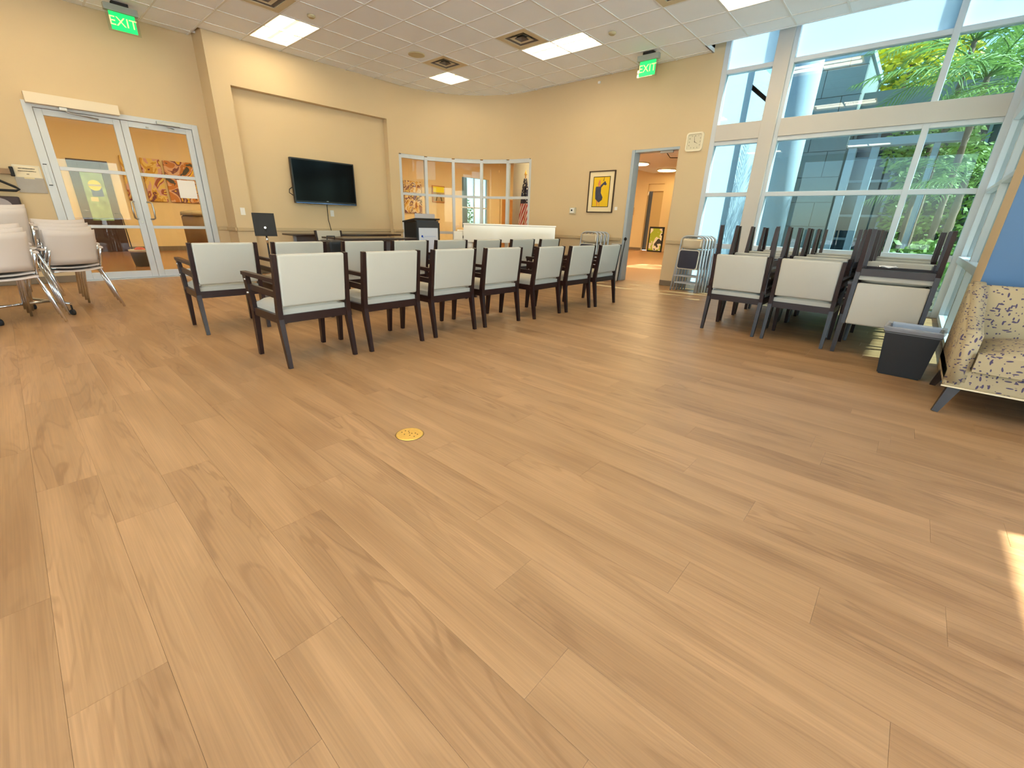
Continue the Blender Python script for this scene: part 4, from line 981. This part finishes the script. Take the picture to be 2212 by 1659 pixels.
# ================================================================== WHITE STACKING CHAIRS (left)
def make_wchair():
    t = thing('stacking_chair', 'x', 'chair')
    def back(u, v):
        a = (u - .5)*2; z = .50 + .34*v; y = -.215 - .05*v + .045*a*a
        x = a*(.225 + .01*v)
        return (x, y, z + .012*a*a*v), (-.35*a, -1, -.1)
    MB().surf(back, 12, 6, .012).out('backrest', CHWHITE, t)
    def seat(u, v):
        a = (u - .5)*2; y = -.20 + .42*v
        return (a*.225, y, .445 - .018*(1-a*a) - (.02*max(0, v-.85)/.15)), (0, 0, 1)
    MB().surf(seat, 10, 8, .014).out('seat', CHWHITE, t)
    for s in (-1, 1):
        MB().tube([(s*.27, -.30, .0), (s*.255, -.20, .28), (s*.245, -.13, .43), (s*.235, -.20, .56), (s*.232, -.235, .66)], .0115, 8).out('leg', CHROME, t)
        MB().tube([(s*.27, .27, .0), (s*.258, .20, .28), (s*.247, .14, .43), (s*.25, .10, .64)], .0115, 8).out('leg', CHROME, t)
        def arm(u, v, s=s):
            y = -.20 + .36*u; z = .66 + .02*math.sin(u*PI) - .06*max(0, u-.8)/.2
            return (s*(.262 + (v-.5)*.045 + .012*math.sin(u*PI)), y, z), (0, 0, 1)
        MB().surf(arm, 8, 2, .018).out('armrest', CHWHITE, t)
    MB().tube([(-.247, .14, .425), (.247, .14, .425)], .009, 6).tube([(-.247, -.13, .425), (.247, -.13, .425)], .009, 6).out('cross_bar', CHROME, t)
    return t
wp = make_wchair(); wused = False
def wchair(x, y, z, deg, lbl, grp):
    global wused
    o = put(wp, lbl, (x, y, z), (0, 0, math.radians(deg - 90)), wused); o['group'] = grp; wused = True
# right stack: facing 207 deg
def stack(cx_, cy_, deg, n, dz, df, lbls, grp):
    f = Vector((math.cos(math.radians(deg)), math.sin(math.radians(deg)), 0))
    for i in range(n): wchair(cx_ + f.x*df*i, cy_ + f.y*df*i, dz*i, deg, lbls[i], grp)
fx, fy = math.cos(math.radians(207)), math.sin(math.radians(207))
stack(-6.64 + .30*fx, .485 + .30*fy, 207, 4, .035, .035, ['pale stacking chair at the bottom of the stack beside the glass doors', 'second pale chair from the floor in the stack beside the glass doors', 'third pale chair from the floor in the stack beside the glass doors', 'topmost pale stacking chair beside the glass doors'], 'pale stacking chairs beside the glass doors')
fx, fy = math.cos(math.radians(203)), math.sin(math.radians(203))
stack(-6.03 + .30*fx, -.06 + .30*fy, 203, 3, .035, .035, ['pale stacking chair at the bottom of the front stack at the left edge', 'middle pale chair of the front stack at the left edge', 'top pale chair of the lower front stack at the left edge'], 'pale stacking chairs at the left edge')
for i in range(2):
    wchair(-6.42 + .30*fx + .035*fx*i, .0 + .30*fy, .20 + .035*i, 203, ['lower pale chair of the pair raised on the chrome trolley', 'highest pale chair at the left edge, raised on the chrome trolley'][i], 'pale stacking chairs on the trolley')
t = thing('chair_cart', 'low chrome caster trolley under the stack at the left edge', 'trolley', (-6.70, -.12, 0), math.radians(23))
MB().tube([(-.35, -.28, .12), (.35, -.28, .12)], .014, 8).tube([(-.35, .28, .12), (.35, .28, .12)], .014, 8).tube([(0, -.28, .12), (0, .28, .12)], .014, 8).out('frame', CHROME, t)
for sx in (-.34, .34):
    for sy in (-.28, .28):
        MB().tube([(sx, sy, .12), (sx, sy, .06)], .008, 6).tube([(sx, sy - .012, .03), (sx, sy + .012, .03)], .03, 12).out('caster', BLACKM, t)

# ================================================================== FOLDING CHAIRS
def make_fold():
    t = thing('folding_chair', 'x', 'folding chair')
    pts = [(-.235, 0, 0), (-.215, 0, .45), (-.20, 0, .80)]
    for i in range(9): a = PI - PI*i/8; pts.append((.14*math.cos(a) + (-.06 if i < 4 else .06 if i > 4 else 0), 0, .86 + .075*math.sin(a)))
    pts += [(.20, 0, .80), (.215, 0, .45), (.235, 0, 0)]
    MB().tube(pts, .0155, 8).out('frame', GREYM, t)
    MB().surf(lambda u, v: (((u-.5)*.37, .012*math.cos((u-.5)*PI) - .012, .74 + .15*v - .02*math.cos((u-.5)*PI)*(1-v)), (0, 1, 0)), 8, 4, .006).out('backrest', mat('tan_steel', (196, 184, 160), .35, metal=.3), t)
    MB().plate(rrect(.185, .165, .04), Matrix.Translation((0, -.036, .545)), .018).out('seat', mat('seat_edge', (206, 200, 186), .4), t)
    MB().plate(rrect(.168, .148, .035), Matrix.Translation((0, -.044, .545)), .009).out('seat_pad', NAVY, t)
    for s_ in (-1, 1): MB().tube([(s_*.19, .02, .62), (s_*.20, .03, .0)], .013, 6).out('rear_leg', GREYM, t)
    MB().box(-.20, .20, .015, .035, .13, .155, .003).out('cross_bar', GREYM, t); MB().box(-.215, .215, -.01, .01, .25, .272, .003).out('cross_bar', GREYM, t)
    return t
fp = make_fold(); fused = False
def fold(x, y, rz, lean, lbl, grp):
    global fused
    o = put(fp, lbl, (x, y, 0), (lean, 0, rz), fused); o['group'] = grp; fused = True
for i in range(5):
    fold(-2.90 + .028*i, 7.80 + .062*i, math.radians(-6), math.radians(-4), ['frontmost grey folding chair leaning folded below the clock, navy seat showing', 'second folded grey chair from the front below the clock', 'third folded grey chair from the front below the clock', 'fourth folded grey chair from the front below the clock', 'rearmost folded grey chair below the clock, against the window'][i], 'folded grey chairs below the clock')
for i in range(4):
    fold(-4.93 + .04*i, 7.72 + .07*i, math.radians(-4), math.radians(-5), ['frontmost folded grey chair left of the wall opening', 'second folded grey chair left of the wall opening', 'third folded grey chair left of the wall opening', 'rearmost folded grey chair left of the wall opening, against the wall'][i], 'folded grey chairs left of the wall opening')
t = thing('display_board', 'pale grey board standing against the left side of the wall opening', 'board', (-4.50, 8.15, 0), .2)
MB().box(-.10, .10, -.015, .015, 0, .72, .004).out('sheet', mat('board_grey', (190, 186, 182), .6), t)
t = thing('walking_cane', 'thin black cane leaning at the wall opening behind the last chair', 'cane', (-4.36, 8.2, 0))
MB().tube([(0, -.12, 0), (.015, 0, .80)], .009, 6).out('shaft', BLACKM, t); MB().lathe([(.004, .78), (.028, .80), (.028, .83), (.006, .85)], .015, 0, 10).out('knob', BLACKM, t)

# ================================================================== SPEAKER AREA
def table(lbl, x, y, rz, L_, D_, h=.74):
    t = thing('training_table', lbl, 'table', (x, y, 0), rz)
    MB().box(-L_/2, L_/2, -D_/2, D_/2, h - .03, h, .005).out('tabletop', mat('dark_laminate', (58, 40, 34), .22, noise=(8, .2), spec=.6), t)
    for sx in (-1, 1):
        MB().box(sx*(L_/2 - .12) - .02, sx*(L_/2 - .12) + .02, -.03, .03, .05, h - .03).out('leg', GREYM, t); MB().box(sx*(L_/2 - .12) - .025, sx*(L_/2 - .12) + .025, -D_/2 + .04, D_/2 - .04, 0, .05, .01).out('foot', GREYM, t)
    MB().box(-L_/2 + .16, L_/2 - .16, .06, .075, .38, h - .03).out('modesty_panel', mat('panel_grey', (120, 110, 108), .5), t)
    return t
table('dark-topped table behind the chairs, in front of the lectern', -7.22, 4.30, PI/2, 1.45, .72)
table('long dark table along the screen wall under the television', -8.70, 4.62, PI/2, 2.3, .5)
# black bag between row-two chairs
t = thing('equipment_case', 'tall black padded case standing between the second and third chairs of the farther row', 'bag', (-5.28, 2.62, 0), .05)
MB().box(-.14, .14, -.11, .11, .03, .80, .04, 3).out('body', mat('black_nylon', (24, 23, 25), .55, bump=(90, .2)), t)
MB().tube([(-.03, -.05, .79), (-.03, -.05, .84), (-.03, .05, .84), (-.03, .05, .79)], .008, 6).out('handle', BLACK, t); MB().box(.14, .155, -.08, .08, .2, .6, .01).out('front_pocket', MATS['black_nylon'], t)
for s in (-1, 1): MB().tube([(s*.1, -.11, .03), (s*.1, -.07, .03)], .03, 12).out('wheel', BLACK, t)
# music stand
t = thing('music_stand', 'black music stand with a tilted desk left of the television wall', 'music stand', (-6.45, 2.30, 0), math.radians(72))
B = MB(); B.box(-.13, .13, -.006, .006, 0, .30, .002)
bmesh.ops.transform(B.bm, matrix=Matrix.Translation((0, 0, .80)) @ Matrix.Rotation(math.radians(-22), 4, 'X'), verts=B.bm.verts[:])
B.out('desk', BLACKM, t)
MB().box(-.13, .13, -.03, .03, .795, .803).out('lip', BLACKM, t)
MB().tube([(0, .02, .06), (0, .02, .88)], .011, 8).out('pole', BLACKM, t); MB().tube([(0, .0, .78), (0, .02, .70)], .014, 8).out('upper_tube', CHROME, t)
MB().tube([(0, -.012, .90), (0, .012, .90)], .014, 10).out('knob', CHROME, t)
MB().lathe([(.15, 0), (.15, .015), (.03, .04), (.015, .06)], 0, .02, 20).out('base', mat('stand_base', (90, 92, 94), .5), t)
# lectern
t = thing('lectern', 'black lectern with a white front panel before the curved window', 'lectern', (-7.72, 5.79, 0))
MB().box(-.20, .20, -.30, -.27, 0, 1.0).out('side_panel', BLACKM, t); MB().box(-.20, .20, .27, .30, 0, 1.0).out('side_panel', BLACKM, t)
MB().box(.17, .20, -.27, .27, 0, 1.04).out('front_panel', mat('lectern_dark', (48, 50, 58), .5), t); MB().box(-.2, .17, -.27, .27, .04, .07).out('shelf', BLACKM, t)
B = MB(); B.prism([(-.24, -.31), (.205, -.31), (.205, .31), (-.24, .31)], 0, .025)
bmesh.ops.transform(B.bm, matrix=Matrix.Translation((0, 0, 1.03)) @ Matrix.Rotation(math.radians(8), 4, 'Y').inverted(), verts=B.bm.verts[:]); B.out('reading_top', BLACKM, t)
MB().box(.2, .206, -.235, .245, .42, .90).out('sign_board', mat('sign_white', (216, 222, 236), .4), t)
MB().tube([(.206, -.16, .74), (.209, -.16, .74)], .022, 14).out('logo_dot', mat('logo_blue', (24, 70, 180), .4), t); MB().tube([(.206, -.135, .718), (.209, -.135, .718)], .013, 12).out('logo_dot', mat('logo_sky', (150, 190, 235), .4), t)
MB().box(.206, .2075, -.10, .19, .722, .748, .0005).out('logo_line', mat('logo_pale', (196, 206, 228), .5), t)
t = thing('clear_rack', 'translucent grey panel standing on the lectern top', 'panel', (-7.62, 5.80, 1.04))
MB().box(-.01, .0, -.25, .25, .0, .13, .002).out('sheet', mat('clear_grey', (190, 186, 190), .3), t)
# grand piano
t = thing('grand_piano', 'white grand piano with its lid closed in the rounded corner', 'piano', (-6.9, 6.2, 0), math.atan2(1.35, 1.3))
# local x along the straight side (keyboard at x=0), y away from the viewer
def pin(k_, dz=0):
    o_ = [(.0, 0), (1.87, 0), (1.87, .28), (1.84, .42), (1.74, .54), (1.58, .62), (1.40, .69), (1.2, .80), (1.02, .98), (.88, 1.15), (.72, 1.28), (.52, 1.36), (.25, 1.39), (0, 1.39)]
    cx_, cy2 = .8, .6
    return [(cx_ + (x-cx_)*k_, cy2 + (y-cy2)*k_) for x, y in o_]
MB().prism(pin(1.0), .66, .985).out('case', PIANO, t); MB().prism(pin(1.012), .992, 1.015).out('lid', PIANO, t)
MB().box(-.22, .02, .02, 1.37, .60, .70, .01).out('keybed', PIANO, t); MB().box(-.20, -.02, .0, .04, .69, .86, .015).out('cheek', PIANO, t); MB().box(-.20, -.02, 1.35, 1.39, .69, .86, .015).out('cheek', PIANO, t)
MB().box(-.16, -.01, .06, 1.33, .70, .722).out('white_keys', mat('ivory', (240, 236, 224), .3), t)
B = MB()
for i in range(52):
    if i % 7 not in (2, 6): B.box(-.10, -.01, .075 + .0241*i + .006, .075 + .0241*i + .018, .722, .734)
B.out('black_keys', BLACK, t, kind='stuff')
for x, y in ((.12, .12), (.12, 1.27), (1.62, .22)):
    B = MB().lathe([(.035, .06), (.05, .3), (.07, .55), (.075, .66)], x, y, 14); lg = B.out('leg', PIANO, t)
    MB().tube([(x - .02, y, .03), (x + .02, y, .03)], .03, 12).out('caster', BRASS, lg)
MB().box(.22, .30, .60, .80, .08, .66, .01).out('pedal_lyre', PIANO, t)
for y in (.64, .70, .76): MB().beam((.24, y, .07), (.10, y, .05), .02, .008).out('pedal', BRASS, t)

# ================================================================== BIN AND SOFA
t = thing('waste_bin', 'black square waste bin with a clear liner folded over its rim beside the sofa', 'trash can', (.155, 4.62, 0), math.radians(-3))
def frustum(B, w0, d0, w1, d1, z0, z1, cap=True):
    bm = B.bm
    a = [bm.verts.new((sx*w0, sy*d0, z0)) for sx, sy in ((-1,-1),(1,-1),(1,1),(-1,1))]; b = [bm.verts.new((sx*w1, sy*d1, z1)) for sx, sy in ((-1,-1),(1,-1),(1,1),(-1,1))]
    for i in range(4): bm.faces.new((a[i], a[(i+1)%4], b[(i+1)%4], b[i]))
    if cap: bm.faces.new(a[::-1])
B = MB(); frustum(B, .135, .125, .165, .155, 0, .37); frustum(B, .130, .12, .160, .150, .01, .37, True); bmesh.ops.bevel(B.bm, geom=B.bm.edges[:], offset=.01, segments=2, affect='EDGES'); B.out('body', mat('bin_black', (24, 24, 26), .45), t)
LIN = mat('clear_liner', (190, 196, 206), .15, alpha=.55, spec=.7)
B = MB(); frustum(B, .163, .153, .182, .172, .34, .385, False); frustum(B, .182, .172, .150, .142, .385, .388, False); frustum(B, .150, .142, .12, .11, .388, .2, False); B.out('liner', LIN, t)
MB().box(-.168, .168, -.158, -.150, .345, .372, .003).box(-.168, .168, .150, .158, .345, .372, .003).box(-.172, -.164, -.158, .158, .345, .372, .003).box(.164, .172, -.158, .158, .345, .372, .003).out('rim', BLACK, t)

t = thing('sofa', 'cream sofa with a scattered purple sprig pattern against the blue wall', 'sofa', (.34, 3.72, 0))
SW = 1.60
MB().box(.0, SW, .03, .78, .18, .30, .02, 3).out('base', SPRIG, t)
MB().cushion(.10, SW - .10, .0, .62, .30, .44, .03, .03).out('seat', SPRIG, t)
B = MB(); B.box(.07, SW - .07, .0, .15, .0, .50, .035, 3); bmesh.ops.transform(B.bm, matrix=Matrix.Translation((0, .56, .28)) @ Matrix.Rotation(math.radians(-11), 4, 'X'), verts=B.bm.verts[:])
for f in B.bm.faces: f.smooth = True
B.out('backrest', SPRIG, t)
for sx in (0, 1):
    B = MB(); bm = B.bm
    x0, x1 = (.0, .095) if sx == 0 else (SW - .095, SW)
    prof = [(.01, .20), (.80, .20), (.80, .775), (.66, .775), (.50, .70), (.30, .60), (.10, .545), (.02, .535)]
    a = [bm.verts.new((x0, y, z)) for y, z in prof]; b = [bm.verts.new((x1, y, z)) for y, z in prof]; n = len(prof)
    bm.faces.new(a[::-1]); bm.faces.new(b)
    for i in range(n): bm.faces.new((a[i], a[(i+1)%n], b[(i+1)%n], b[i]))
    bmesh.ops.recalc_face_normals(bm, faces=bm.faces); bmesh.ops.bevel(bm, geom=bm.edges[:], offset=.018, segments=3, affect='EDGES')
    for f in bm.faces: f.smooth = True
    B.out('arm', SPRIG, t)
MB().box(-.002, SW + .002, .015, .035, .178, .186).out('piping', mat('piping_pale', (226, 206, 166), .8), t)
SL = mat('sofa_leg_wood', (44, 32, 26), .4)
for x, y in ((.07, .09), (SW - .07, .09), (.07, .70), (SW - .07, .70)):
    dx = -.055 if x < .5 else .055; dy = -.05 if y < .4 else .04
    MB().beam((x, y, .19), (x + dx, y + dy, 0), .065, .065, .032, .032, up=(0, 1, 0)).out('leg', SL, t)
